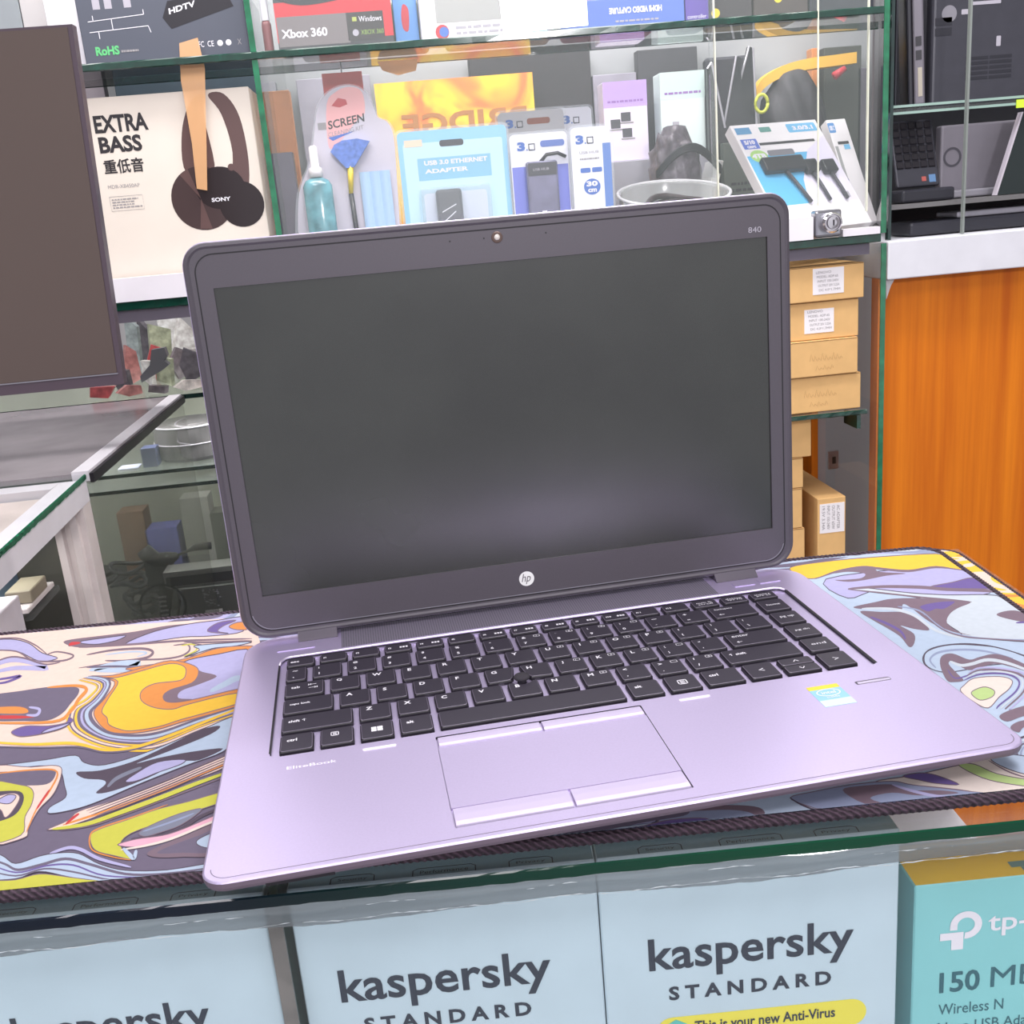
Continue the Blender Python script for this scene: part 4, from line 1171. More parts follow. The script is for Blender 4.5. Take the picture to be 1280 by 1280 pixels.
# upright glass sides with green edges
for nm, x, z0, z1, y0 in (('side_pane', 0.6800, S2 + 0.0005, 0.95, YF), ('side_pane', 0.6800, FLOOR, S2 - 0.012, YF - 0.002), ('side_pane', -0.0590, S2 + .0005, 0.95, YF + 0.002)):
    sl = SL if (x > 0 and z0 > 0) else 0.0
    bm = bmesh.new(); prism(bm, [(x, y0 + .001 - YF), (x + .006, y0 + .001 - YF), (x + .006 + sl * (1.2 - y0), 1.2 - YF), (x + sl * (1.2 - y0), 1.2 - YF)], z0, z1)
    s = obj(nm, bm, pane, sh)
    bm = L(x - 0.0003, x + 0.0063, y0 - 0.0005, y0 + 0.001, z0, z1); obj('pane_edge', bm, green_bright, s)
obj('lower_back_panel', L(0.62, 0.680, 1.223, 1.232, FLOOR, S2 - .03), wood_m, sh)
obj('lower_back_panel', L(0.28, 0.62, 1.223, 1.232, FLOOR, S2 - .03), mat('dark smoked board', (62, 60, 58), 0.3, 0, 0.3, 12), sh)
obj('inner_wood_side', L(0.6690, 0.6790, 1.05, 1.222, FLOOR, S2 - .03), wood_m, sh)
obj('bottom_deck', L(0.28, 0.668, YF + 0.006, 1.22, -0.345, -0.335), white_metal, sh)
obj('upper_back_panel', L(-0.62, 0.835, 1.223, 1.232, S2 - .03, 1.0), mirror_back, sh)
# sliding doors: white bottom track, clear doors with bright edges, a lock
obj('door_track', L(-0.30, 0.592, YF - 0.002, YF + 0.012, S2 + 0.0003, S2 + 0.0275), white_metal, sh)
obj('door_track', L(0.630, 0.678, YF - 0.002, YF + 0.012, S2 + 0.0003, S2 + 0.009), white_metal, sh)
bright_edge = mat('pale polished pane edge', (226, 226, 206), 0.2)
for nm, x0, x1, y in (('door_pane', -0.051, 0.4755, YF + 0.003), ('door_pane', 0.470, 0.6660, YF + 0.009)):
    s = obj(nm, L(x0, x1, y, y + 0.004, S2 + 0.028, 0.90), pane, sh)
    xe = x1 if nm and x1 < .5 else x0 + 0.13
    obj('pane_edge', L(x1 - 0.0012, x1, y - 0.0004, y + 0.0044, S2 + 0.028, 0.90), bright_edge, s)
obj('pane_edge', L(0.5985, 0.5997, YF - 0.0005, YF + 0.0022, S2 + 0.040, 0.90), bright_edge, sh)
lk = obj('door_lock', L(0.594, 0.628, YF - 0.004, YF + 0.014, S2 + 0.002, S2 + 0.034, 0.003), steel, sh)
MY = Matrix.Translation((0.612, -0.0045, S2 + 0.019)) @ Matrix.Rotation(PI / 2, 4, 'X')
bm = bmesh.new(); lathe(bm, [(0.0125, -.002), (0.0125, .008), (0.0105, .0105), (0.0098, .0105), (0.0092, .008), (0.0080, .008), (0.0074, .0115), (0.0040, .012)], 28, MY); cyl = obj('lock_barrel', bm, mat('chrome', (210, 206, 210), 0.1, 1.0), lk, smooth=False)
obj('keyhole', L(0.6113, 0.6127, YF - 0.0172, YF - 0.0160, S2 + 0.0155, S2 + 0.0225), key_side, lk)
lock_ink = None


def rectspan(xa, xb, ym, yt, Y, ybot=None):
    a, b2 = aty(xa, ym, Y), aty(xb, ym, Y); t = aty((xa + xb) / 2, yt, Y)
    r = [a.x, b2.x, t.z]
    if ybot is not None: r.append(aty((xa + xb) / 2, ybot, Y).z)
    return r


def cbox(name, label, cat, px, Y, depth, zbot, m, group=None, rz=0.0, part='carton', bev=0.0008):
    """a carton standing at zbot whose front face spans the sight lines px=(left,right,row,top row)"""
    x0, x1, zt = rectspan(px[0], px[1], px[2], px[3], Y)
    if zbot < S1 - .05 and zt > S1 - .012 and Y < .985: zt = S1 - .012
    t = thing(name, label, cat, ((x0 + x1) / 2, Y, zbot), rz, group)
    W = x1 - x0; H = zt - zbot
    obj(part, box(-W / 2, W / 2, 0, depth, 0, H, bev, 1), m, t)
    return t, Face((-W / 2, 0, 0), (1, 0, 0), (0, 0, 1), 0.0003), W, H


# ---- headphone carton, left bay
cream = mat('cream carton', (224, 214, 202), 0.5, 0, 0.02, 20)
t, f, W, H = cbox('headphone_box', 'cream carton printed with black headphones left of the glass divider', 'box', (140, 345, 350, 113), 0.872, 0.085, S2 + 0.0005, cream)
zz = H - (aty(105, 122, .872).z - 0)    # unused offset keeps the print tied to the carton top
write(f, 'EXTRA', .012, H - .038, .060, .0190, black_ink, t, bold=.035)
write(f, 'BASS', .0135, H - .0600, .048, .0180, black_ink, t, bold=.035)
write(f, '重低音', .0145, H - .0830, .045, .0160, black_ink, t, bold=.02)
write(f, 'MDR-XB450AP', .0150, H - .0990, .036, .0040, grey_ink, t)
bm = bmesh.new(); ribbon(f, [(.0145, H - .108), (.052, H - .108), (.052, H - .124), (.0145, H - .124), (.0145, H - .108)], .0004, None, None, None, bm=bm); obj('printed_frame', bm, grey_ink, t)
fine_print(f, .0165, .050, H - .122, H - .110, 4, grey_ink, t)
bn = mat('print dark brown', (72, 58, 58), 0.25); bn2 = mat('print brown', (98, 76, 74), 0.25); bn3 = mat('print black brown', (46, 38, 40), 0.25)
ox = .078
patch(f, spline([(ox + .028, H - .088), (ox + .030, H - .045), (ox + .045, H - .012), (ox + .062, H - .006), (ox + .058, H - .030), (ox + .060, H - .090)]), bn2, t, 'printed_headband', .6)
patch(f, spline([(ox + .066, H - .006), (ox + .084, H - .006), (ox + .098, H - .032), (ox + .101, H - .080), (ox + .094, H - .115), (ox + .076, H - .115), (ox + .084, H - .070), (ox + .078, H - .028)]), bn2, t, 'printed_headband', .6)
patch(f, disc(f, ox + .042, H - .118, .036, 36, 1.0), bn, t, 'printed_ear_cup', .8)
patch(f, disc(f, ox + .086, H - .128, .026, 32, 1.0), bn3, t, 'printed_ear_cup', .9)
patch(f, disc(f, ox + .064, H - .108, .024, 28, 1.2), bn3, t, 'printed_hinge', 1.0)
patch(f, disc(f, ox + .080, H - .086, .004, 16), bn2, t, 'printed_hinge', 1.2)
patch(f, [(ox + .040, H - .118), (ox + .034, H - .152), (ox + .048, H - .153)], bn2, t, 'printed_shine', 1.1)
patch(f, [(ox + .040, H - .118), (ox + .020, H - .090), (ox + .030, H - .084)], bn2, t, 'printed_shine', 1.1)
write(f, 'SONY', ox + .052, H - .123, .022, .0046, white_ink, t, bold=.03, layer=2)
rpatch(f, 0, W, .0, .0045, mat('carton bottom band', (222, 214, 208), .5), t, 'printed_band')
obj_l = thing('carton', 'flat dark slate carton behind the cream headphone carton', 'box', (-0.16, 1.055, S2 + .0005)); obj('carton', box(-.10, .085, 0, .12, 0, .36, .001, 1), mat('slate carton', (64, 78, 88), .5, 0, .15, 12), obj_l)

st_m = glassmat('peach reflection film', (240, 190, 140), .5, .3, .5)  # peach sheet added to imitate a reflection on the glass
o = thing('reflection_strip', 'translucent peach strip standing in for a glass reflection in front of the headphone carton', 'strip', (0, .862, 0)); P = [aty(x, y, .862) for x, y in ((224, 54), (247, 47), (256, 85), (258, 180), (259, 238), (246, 236), (240, 180), (226, 100))]
bm = bmesh.new(); plate_front(bm, [(p.x, p.z) for p in P], 0, .0008); obj('strip_sheet', bm, st_m, o)
# white sliding post and grey panels at the far upper left
obj('showcase_post', box(-0.294, -0.236, .928, .968, S1 + .0005, 1.2, 0.001), white_metal)
tag(bpy.data.objects['showcase_post'], 'white upright post rising behind the monitor corner', 'post')
for a, b2, c in ((-.62, -.372, (142, 148, 152)), (-.371, -.335, (188, 184, 184)), (-.334, -.284, (140, 132, 138))):
    o = obj('wall_panel', box(a, b2, 1.10, 1.12, S2 + .0005, 1.2, .001), mat('panel %d' % c[0], c, .4, 0, .1, 10))
    tag(o, {142: 'blue-grey wall panel at the far upper left corner', 188: 'narrow pale wall panel between two darker ones', 140: 'mauve-grey wall panel beside the white post'}[c[0]], 'panel')

obj('shelf_liner', L(-0.298, -0.0595, YF + .004, .970, S1 + .0001, S1 + .0004), mat('slate blue liner', (52, 66, 76), .6, 0, .2, 14), sh)
# ---- things on the upper shelf
slate = mat('slate print carton', (78, 82, 94), .5)
t, f, W, H = cbox('video_adapter_box', 'slate carton with green lettering on the upper shelf above the headphone carton', 'box', (104, 312, 60, -30), .875, .05, S1 + .0005, slate)
write(f, 'RoHS', .013, .0105, .026, .0095, green_ink, t, bold=.04)
fine_print(f, .041, .060, .011, .016, 1, grey_ink, t)
write(f, 'FC', W - .056, .0120, .006, .0060, white_ink, t); write(f, 'CE', W - .046, .0120, .007, .0060, white_ink, t)
for k in range(2): patch(f, disc(f, W - .032 + k * .0095, .0150, .0032, 14), white_ink, t, 'printed_mark', 1)
write(f, 'X', W - .0125, .0120, .0045, .0060, grey_ink, t)
bm = bmesh.new()
for pl in ([(.010, .046), (.072, .050)], [(.016, .052), (.016, .046)], [(.072, .055), (.072, .050)], [(.010, .035), (.075, .038)], [(.036, .048), (.036, .036)], [(.020, .035), (.020, .028)], [(.075, .038), (.077, .031)]): ribbon(f, pl, .0007, None, None, None, bm=bm)
obj('printed_diagram', bm, white_ink, t)
for x in (.018, .031, .052): rpatch(f, x, x + .008, .058, .068, dim_ink, t, 'printed_plug')
patch(f, [(.092, .045), (.100, .033), (.172, .052), (.166, .066), (.10, .062)], black_plastic, t, 'printed_device', .6)
write(f, 'HDTV', .100, .0480, .030, .0060, white_ink, t, slant=.22, bold=.03)
t = thing('marker_tube', 'dark red narrow tube standing at the glass divider on the upper shelf', 'tube', (-.041, .885, S1 + .0005)); bm = bmesh.new(); lathe(bm, [(.005, 0), (.0055, .004), (.0055, .032), (.004, .036)], 16); obj('tube_body', bm, mat('dark red plastic', (120, 56, 60), .4), t, smooth=True)
bm = bmesh.new(); lathe(bm, [(.0045, .0362), (.0045, .07)], 16); obj('tube_cap', bm, white_ink, t)

t, f, W, H = cbox('controller_box', 'grey and red carton for a game controller on the upper shelf', 'box', (346, 492, 40, -30), .875, .05, S1 - 0 + .0005, mat('dark photo carton', (56, 54, 60), .5))
rpatch(f, 0, W, .010, .052, mat('carton red', (196, 34, 48), .5), t, 'printed_band', 0, .5)
rpatch(f, .001, .082, .0055, .037, mat('carton grey', (118, 110, 112), .5), t, 'printed_band', 0, .8)
rpatch(f, .080, .122, .0075, .037, mat('carton near black', (52, 46, 48), .5), t, 'printed_band', 0, 1.0)
write(f, 'Xbox 360', .005, .0145, .052, .0095, white_ink, t, bold=.03, layer=1.6)
write(f, 'Windows', .094, .0265, .026, .0060, white_ink, t, layer=1.8)
write(f, 'XBOX 360', .095, .0130, .026, .0050, mat('carton lime ink', (140, 170, 80), .5), t, layer=1.8)
patch(f, disc(f, .089, .0155, .0036, 16), dim_ink, t, 'printed_mark', 1.8); rpatch(f, .0865, .0915, .0275, .0320, mat('ink olive', (170, 180, 90), .5), t, 'printed_mark', 0, 1.8)
patch(f, spline([(.0, .060), (.03, .048), (.08, .052), (.125, .060), (.12, .085), (.01, .085)]), black_plastic, t, 'printed_controller', 1.2)

t, f, W, H = cbox('blister_card', 'blue hanging card beside the red and grey controller carton', 'package', (492, 522, 22, -30), .90, .012, S1 + .0005, mat('sky blue card', (96, 150, 214), .5))
patch(f, spline([(.010, .020), (.016, .018), (.018, .040), (.012, .046), (.009, .034)]), red_ink, t, 'printed_mark', 1)
t, f, W, H = cbox('cable_box', 'white carton with a grey photo on the upper shelf', 'box', (526, 662, 30, -30), .875, .05, S1 + .0005, paper)
rpatch(f, .018, W - .010, .019, .07, mat('photo grey', (168, 168, 166), .5), t, 'printed_photo'); patch(f, disc(f, .024, .0095, .0080, 20), red_ink, t, 'printed_mark', 1); patch(f, disc(f, .026, .0095, .0055, 20), blue_ink, t, 'printed_mark', 1.4)
fine_print(f, .040, W - .01, .004, .016, 2, dim_ink, t)
t, f, W, H = cbox('cable_box', 'narrow light blue carton beside the white photo carton', 'box', (663, 683, 25, -30), .872, .05, S1 + .0005, mat('carton light blue', (150, 205, 232), .5)); rpatch(f, .002, W - .002, .004, .018, paper, t, 'barcode_label'); fine_print(f, .003, W - .003, .005, .016, 3, grey_ink, t)
t, f, W, H = cbox('cable_box', 'dark blue carton standing behind the capture carton', 'box', (685, 715, 20, -30), .905, .02, S1 + .0005, mat('carton deep blue', (48, 66, 150), .5)); rpatch(f, .001, .018, .001, .009, black_ink, t, 'printed_band')
t, f, W, H = cbox('capture_card_box', 'blue carton with upside-down lettering lying on the upper shelf', 'box', (706, 856, 25, -3), .868, .05, S1 + .0005, mat('carton royal blue', (86, 116, 196), .5, 0, .05, 20))
g0 = Face((W, H, 0), (-1, 0, 0), (0, 0, -1)); g0 = Face((W / 2, 0, H), (-1, 0, 0), (0, 0, -1), .0003)
write(g0, 'HDMI VIDEO CAPTURE', W * .19, H * .32, W * .44, .0068, white_ink, t, bold=.05); fine_print(g0, W * .22, W * .58, H * .72, H * .86, 1, dim_ink, t)
patch(f, [(0, 0), (.014, 0), (.022, H * .5), (.016, H), (0, H)], mat('carton mid blue', (70, 96, 176), .5), t, 'end_flap', .6)
t, f, W, H = cbox('game_pad_box', 'purple carton standing between the capture carton and the dark cartons', 'box', (857, 886, 12, -30), .868, .05, S1 + .0005, mat('carton violet', (92, 70, 160), .5)); write(f, 'controller', .002, .0035, W - .005, .0042, white_ink, t)
for a, b2, c, lb in ((887, 940, (54, 48, 50), 'black-brown carton with a yellow round mark on the upper shelf'), (942, 1010, (70, 60, 56), 'brown-black carton in the middle of the dark ones'), (1012, 1092, (48, 50, 58), 'black carton at the right end of the upper shelf')):
    t, f, W, H = cbox('carton', lb, 'box', (a, b2, 8, -30), .875, .05, S1 + .0005, mat('dark carton %d' % c[0], c, .45, 0, .2, 40), 'dark cartons on the upper shelf')
    if a == 887: patch(f, disc(f, .007, .0085, .0052, 20), mat('ink sun yellow', (232, 206, 50), .4), t, 'printed_mark', 1)
    else: patch(f, disc(f, .03, .020, .005, 16), mat('ink sun yellow', (232, 206, 50), .4), t, 'printed_mark', 1)
# deeper things on the upper shelf, seen from below through the glass
for a, b2, y0, y1, c, nm, lb in ((705, 815, .930, .972, (170, 52, 104), 'cloth_pouch', 'magenta pouch lying deep on the upper shelf'), (560, 690, .930, .970, (226, 206, 190), 'carton', 'beige carton lying deep on the upper shelf behind the white one'),
                                 (838, 880, .930, .970, (92, 66, 120), 'carton', 'plum carton lying deep on the upper shelf'), (884, 990, .930, .970, (176, 150, 92), 'carton', 'tan carton lying deep on the upper shelf'), (380, 540, .930, .970, (120, 122, 96), 'carton', 'olive carton lying deep behind the controller carton')):
    x0, x1, _ = rectspan(a, b2, 90, 60, (y0 + y1) / 2)
    t = thing(nm, lb, 'pouch' if nm == 'cloth_pouch' else 'box', ((x0 + x1) / 2, y0, S1 + .0005)); obj('body', box(-(x1 - x0) / 2, (x1 - x0) / 2, 0, y1 - y0, 0, .055, .006, 3), mat('deep %d' % c[0], c, .6, 0, .1, 30), t)

# yellow sheet with mirrored lettering, added to imitate a sign's reflection in glass
ban = thing('banner_reflection', 'yellow and orange sheet with mirrored lettering imitating a glass reflection behind the hub packs', 'banner_reflection', (0, 1.165, 0))
xa, xb = aty(470, 130, 1.165).x, aty(668, 130, 1.165).x; za, zb = aty(560, 178, 1.165).z, aty(560, 98, 1.165).z
bn_m = bpy.data.materials.new('yellow reflection print'); bn_m.use_nodes = True; nt = bn_m.node_tree; b = nt.nodes['Principled BSDF']; b.inputs['Roughness'].default_value = .5
tc = nt.nodes.new('ShaderNodeTexCoord'); n = nt.nodes.new('ShaderNodeTexNoise'); n.inputs['Scale'].default_value = 9; n.inputs['Distortion'].default_value = 2
nt.links.new(tc.outputs['Object'], n.inputs['Vector']); r = nt.nodes.new('ShaderNodeValToRGB'); r.color_ramp.elements[0].position = .38; r.color_ramp.elements[1].position = .55
r.color_ramp.elements[0].color = (*lin((244, 128, 70)), 1); r.color_ramp.elements[1].color = (*lin((250, 204, 60)), 1); nt.links.new(n.outputs[0], r.inputs[0]); nt.links.new(r.outputs[0], b.inputs['Base Color'])
obj('mirrored_sheet', box(xa, xb, 0, .003, S2 + .0006, zb), bn_m, ban)
mf = Face((xb, 0, za), (-1, 0, 0), (0, 0, 1), -.0006)
write(mf, 'BRIDGE', .012, .012, (xb - xa) * .80, .030, mat('brown reflection ink', (176, 120, 70), .5), ban, bold=.03)
# red sheet behind the cleaning kit, orange flames beside: both imitate glass reflections
o = thing('reflection_tag', 'red sheet imitating a glass reflection above the screen cleaning kit', 'tag', (0, .962, 0)); a = aty(404, 110, .962); b2 = aty(450, 72, .962); b2.z = min(b2.z, S1 - .018)
obj('reflection_sheet', box(a.x, b2.x, 0, .002, a.z - .012, b2.z + .004), mat('reflection red', (226, 84, 84), .6), o)
bm = bmesh.new(); tube(bm, [((a.x + b2.x) / 2, .001, b2.z + .004), ((a.x + b2.x) / 2, .001, S1 - .0085)], .0008, 6); obj('added_thread', bm, dim_ink, o)
fl = thing('reflection_tag', 'orange flame-shaped sheet imitating a reflection under the upper shelf', 'tag', (0, .93, 0))
P = [aty(x, y, .93) for x, y in ((478, 88), (470, 60), (484, 30), (489, 56), (504, 28), (520, 48), (520, 88), (498, 94))]
for i in range(len(P)): P[i] = (P[i].x, min(P[i].z, S1 - .0088))
bm = bmesh.new(); plate_front(bm, P, 0, .0015); obj('reflection_sheet', bm, mat('reflection orange', (252, 172, 96), .5), fl)

# ---- cleaning kit
YK = .905
K = thing('screen_cleaning_kit', 'blister pack holding a spray bottle, blue brush and cloth', 'package', (0, YK, S2 + .0005))


def kp(px, py, d=0.0): p = aty(px, py, YK + d); return (p.x, p.z - S2 - .0005)


kz = kp(430, 300)[1]
head = [(372, 288), (374, 240), (388, 200), (393, 160), (398, 130), (414, 112), (436, 106), (456, 114), (466, 132), (472, 146), (484, 152), (492, 170), (496, 220), (500, 285)]
P = [kp(*q) for q in head]; P = [(P[0][0] + .006, 0.0)] + spline(P, False, 4) + [(P[-1][0] + .004, 0.0)]
bm = bmesh.new(); plate_front(bm, P, 0.004, 0.0055); obj('backing_card', bm, mat('kit card grey', (206, 200, 212), .5), K)
cx = sum(p[0] for p in P) / len(P); cz = sum(p[1] for p in P) / len(P)
bm = bmesh.new(); plate_front(bm, [(cx + (x - cx) * 1.05, max(0.0005, cz + (z - cz) * 1.03)) for x, z in P], 0.0056, 0.0064); obj('blister_rim', bm, plastic, K)
kf2 = Face((0, .004, 0), (1, 0, 0), (0, 0, 1), .0003)
q = [kp(*p) for p in ((408, 130), (420, 114), (436, 108), (452, 114), (456, 140), (446, 150), (420, 182), (410, 180))]
patch(kf2, spline(q, True, 4), mat('kit pale red', (244, 178, 178), .5), K, 'printed_patch', .5)
q = [kp(*p) for p in ((414, 132), (422, 122), (432, 124), (434, 130), (424, 134))]; patch(kf2, q, red_ink, K, 'hang_hole', 1)
a = kp(410, 158); write(kf2, 'SCREEN', a[0], a[1] - .0035, .044, .0095, black_ink, K, slant=.14, bold=.02)
a = kp(410, 168); write(kf2, 'CLEANING KIT', a[0], a[1] - .0030, .043, .0050, grey_ink, K, slant=.14)
a = kp(397, 158); rpatch(kf2, a[0], a[0] + .010, a[1] - .004, a[1] + .004, grey_ink, K, 'printed_mark', 0, 1)
q = [kp(*p) for p in ((410, 172), (444, 163), (424, 172), (416, 176))]; patch(kf2, q, blue_ink, K, 'printed_mark', 1)
# bottle
bxp = kp(400, 250); r0 = .0175
bm = bmesh.new(); M_ = Matrix.Translation((bxp[0], -.012, 0)); zt = kp(400, 224)[1]
lathe(bm, [(r0 * .9, .002), (r0, .006), (r0, zt - .008), (r0 * .8, zt - .002), (r0 * .35, zt + .002)], 24, M_ @ Matrix.Diagonal((1, .75, 1, 1))); bo = obj('spray_bottle', bm, mat('teal liquid bottle', (96, 150, 160), .15, 0, .5, 45, spec=.9), K, smooth=True)
bm = bmesh.new(); lathe(bm, [(.0080, zt + .0022), (.0080, zt + .012), (.0050, zt + .014), (.0050, zt + .036), (.003, zt + .038)], 16, Matrix.Translation((bxp[0], -.012, 0))); obj('bottle_sprayer', bm, paper, bo, smooth=True)
# brush
a = kp(437, 182); bb = kp(437, 208)
bm = bmesh.new(); P = [(a[0] - .0235, a[1] - .006), (a[0] - .018, a[1] + .002), (a[0] - .008, a[1] + .006), (a[0] + .010, a[1] + .007), (a[0] + .0245, a[1] + .003), (bb[0] + .006, bb[1] - .001), (bb[0] - .004, bb[1] - .002)]
plate_front(bm, P, -.006, .002); br = obj('brush', bm, mat('brush bristle blue', (96, 128, 206), .7, 0, .2, 200), K)
bm = bmesh.new(); h2 = kp(439, 242); tube(bm, [(bb[0] + .001, -.002, bb[1]), (h2[0], -.002, h2[1])], [.0042, .0028], 10); obj('brush_ferrule', bm, mat('ferrule yellow', (238, 208, 50), .3, .3), br, smooth=True)
bm = bmesh.new(); tube(bm, [(h2[0], -.002, h2[1]), (h2[0] + .003, -.002, .004)], [.0030, .0034], 10); obj('brush_handle', bm, black_plastic, br, smooth=True)
a = kp(468, 214); b2 = kp(484, 280)
bm = bmesh.new(); n = 18; L0 = []; w0 = .037
for k in range(n + 1): L0.append((a[0] - w0 / 2 + .0 + w0 * k / n, -.001 - .003 * abs(math.sin(k * PI / 6))))
for (x, y), (x2, y2) in zip(L0, L0[1:]):
    v = [bm.verts.new(c) for c in ((x, y, .003), (x2, y2, .003), (x2, y2, a[1]), (x, y, a[1]))]; bm.faces.new(v)
ge = bmesh.ops.extrude_face_region(bm, geom=bm.faces[:]); [setattr(v, 'co', v.co + Vector((0, .002, 0))) for v in ge['geom'] if isinstance(v, bmesh.types.BMVert)]
obj('folded_cloth', bm, mat('cloth pale blue', (176, 206, 238), .8), K)


# ---- hang-hole packs with plastic bubbles
def pack(name, label, px, Y, card, group=None, rz=0.0, tilt=0.0):
    x0, x1, zt = rectspan(px[0], px[1], px[2], px[3], Y)
    t = thing(name, label, 'package', ((x0 + x1) / 2, Y, S2 + .0005), rz, group); W = x1 - x0; H = zt - S2 - .0005
    bm = bmesh.new(); plate_front(bm, rrect(-W / 2, W / 2, 0, H, [.001, .006, .006, .001], 5), 0, .0012); obj('backing_card', bm, card, t)
    bm = bmesh.new(); plate_front(bm, rrect(-W / 2 - .003, W / 2 + .003, 0, H + .003, [.001, .008, .008, .001], 5), .0013, .0022); obj('blister_rim', bm, plastic, t)
    return t, Face((-W / 2, 0, 0), (1, 0, 0), (0, 0, 1), .0003), W, H


lb_card = mat('card ice blue', (150, 204, 238), .5)
t, f, W, H = pack('ethernet_adapter_pack', 'light blue pack with a black adapter right of the cleaning kit', (502, 638, 230, 160), .91, lb_card)
rpatch(f, .006, W - .006, H * .30, H - .014, mat('card pale cyan', (196, 230, 246), .5), t, 'printed_panel', .003, .4)
rpatch(f, .022, W - .022, H - .058, H - .032, mat('card cyan', (142, 196, 222), .5), t, 'printed_panel', 0, .7)
write(f, 'USB 3.0 ETHERNET', .030, H - .0405, W - .056, .0055, white_ink, t, bold=.04, layer=1.2); write(f, 'ADAPTER', .030, H - .0500, W * .4, .0050, white_ink, t, bold=.04, layer=1.2)
rpatch(f, W * .38, W * .60, H - .020, H - .0125, dark_grey, t, 'hang_hole', .003, 1)
rpatch(f, .008, .030, H - .018, H - .010, mat('ink buff', (236, 214, 190), .5), t, 'printed_mark', 0, 1)
rpatch(f, .026, W - .030, .004, H * .56, mat('card window', (214, 224, 240), .4), t, 'window', .004, .9)
dv = obj('adapter', box(-W / 2 + .040, -W / 2 + .072, -.014, -.001, .0, H * .58, .004, 3), black_plastic, t)
bm = bmesh.new()
for pl in ([(.046, H * .42), (.064, H * .47)], [(.045, H * .34), (.063, H * .42)], [(.045, H * .30), (.062, H * .36)]): ribbon(Face((-W / 2, -.0141, 0), (1, 0, 0), (0, 0, 1), .0002), pl, .0012, None, None, None, bm=bm)
obj('adapter_mark', bm, white_ink, dv)
obj('bubble', box(-W / 2 + .022, W / 2 - .026, -.016, -.0002, .001, H * .60, .003, 2), plastic, t)
for xa_ in (.004, .018, W - .020): obj('carton_foot', box(-W / 2 + xa_, -W / 2 + xa_ + .014, -.006, -.001, 0, H * .30, .0005, 1), dark_grey, t)
obj('adapter', box(W / 2 - .050, W / 2 - .030, -.012, -.001, 0, H * .28, .002, 2), black_plastic, t)

hub_w = mat('hub card white', (236, 236, 246), .5); hub_g = mat('hub card grey', (196, 194, 198), .5); hub_b = mat('hub card periwinkle', (120, 128, 214), .5)


def hub(t, f, W, H, x=.010, hole=None):
    write(f, '3', x, H - .0195, .0098, .0105, blue_ink, t, bold=.06); write(f, '.', x + .0112, H - .0195, .0018, .0020, blue_ink, t); bm = bmesh.new()
    rr = [(x + .0145, H - .0190), (x + .0215, H - .0190), (x + .0215, H - .0120), (x + .0145, H - .0120), (x + .0145, H - .0190)]; ribbon(f, rr, .0014, None, None, None, bm=bm); obj('printed_text', bm, navy_ink, t)
    if hole: rpatch(f, hole, hole + .030, H - .0165, H - .0090, hole_m, t, 'hang_hole', .003, 1)


G_ = 'hub packs with a printed 3.0'
hole_m = mat('hang hole brown', (150, 84, 66), .6)
t, f, W, H = pack('hub_pack', 'grey-topped hub pack standing behind the other hub packs', (626, 708, 200, 138), .975, hub_g, G_); hub(t, f, W, H, .010, W - .048)
t, f, W, H = pack('hub_pack', 'rear hub pack with a small white strip, beside the grey one', (700, 742, 190, 134), .985, hub_w, G_); hub(t, f, W, H, .006)
hole_m = mat('hang hole blue', (96, 120, 190), .5)
t, f, W, H = pack('hub_pack', 'front hub pack with a smoky device on periwinkle blue', (640, 712, 220, 166), .905, hub_w, G_); hub(t, f, W, H, .009, W - .034)
rpatch(f, .001, W - .001, .001, H - .038, hub_b, t, 'printed_band', 0, .5)
dv = obj('hub_device', box(-W / 2 + .017, -W / 2 + .056, -.012, -.001, 0, H - .033, .003, 3), mat('smoky plastic', (120, 118, 142), .2, .2, .2, 60), t)
df2 = Face((-W / 2 + .017, -.0121, 0), (1, 0, 0), (0, 0, 1), .0002)
for k in range(4): rpatch(df2, .016, .022, .030 + k * .010, .0315 + k * .010, white_ink, dv, 'port_mark', 0, 1)
rpatch(df2, .002, .037, H - .050, H - .035, dark_grey, dv, 'dark_cap', .001, .6); write(df2, 'USB HUB', .008, H - .044, .020, .0030, dim_ink, dv, layer=1.4)
bm = bmesh.new(); tube(bm, [(-W / 2 + .036, -.004, H - .034), (-W / 2 + .044, -.005, H - .026), (-W / 2 + .058, -.005, H - .025), (-W / 2 + .068, -.004, H - .030)], .0022, 8); obj('hub_cable', bm, black_plastic, t, smooth=True)
t, f, W, H = pack('hub_pack', 'slim white hub pack marked 30 cm at the right of the hub packs', (716, 765, 220, 158), .895, hub_w, G_); hub(t, f, W, H, .006)
rpatch(f, W - .010, W, 0, H - .020, mat('hub strip blue', (96, 132, 200), .5), t, 'printed_band', 0, .5)
write(f, 'USB HUB', .010, H - .0310, .024, .0032, grey_ink, t); fine_print(f, .010, .034, H - .039, H - .035, 1, grey_ink, t)
for k in (0, 1): rpatch(f, .010 + k * .0145, .0225 + k * .0145, H - .0530, H - .0475, blue_ink, t, 'printed_mark', .0015, 1)
patch(f, disc(f, .0235, H - .0700, .0095, 26, 1.1), blue_ink, t, 'printed_disc', .8); write(f, '30', .0165, H - .0695, .014, .0062, white_ink, t, bold=.05, layer=1.5); write(f, 'cm', .0180, H - .0765, .011, .0042, white_ink, t, bold=.04, layer=1.5)
fine_print(f, .009, .034, .020, .034, 3, grey_ink, t)

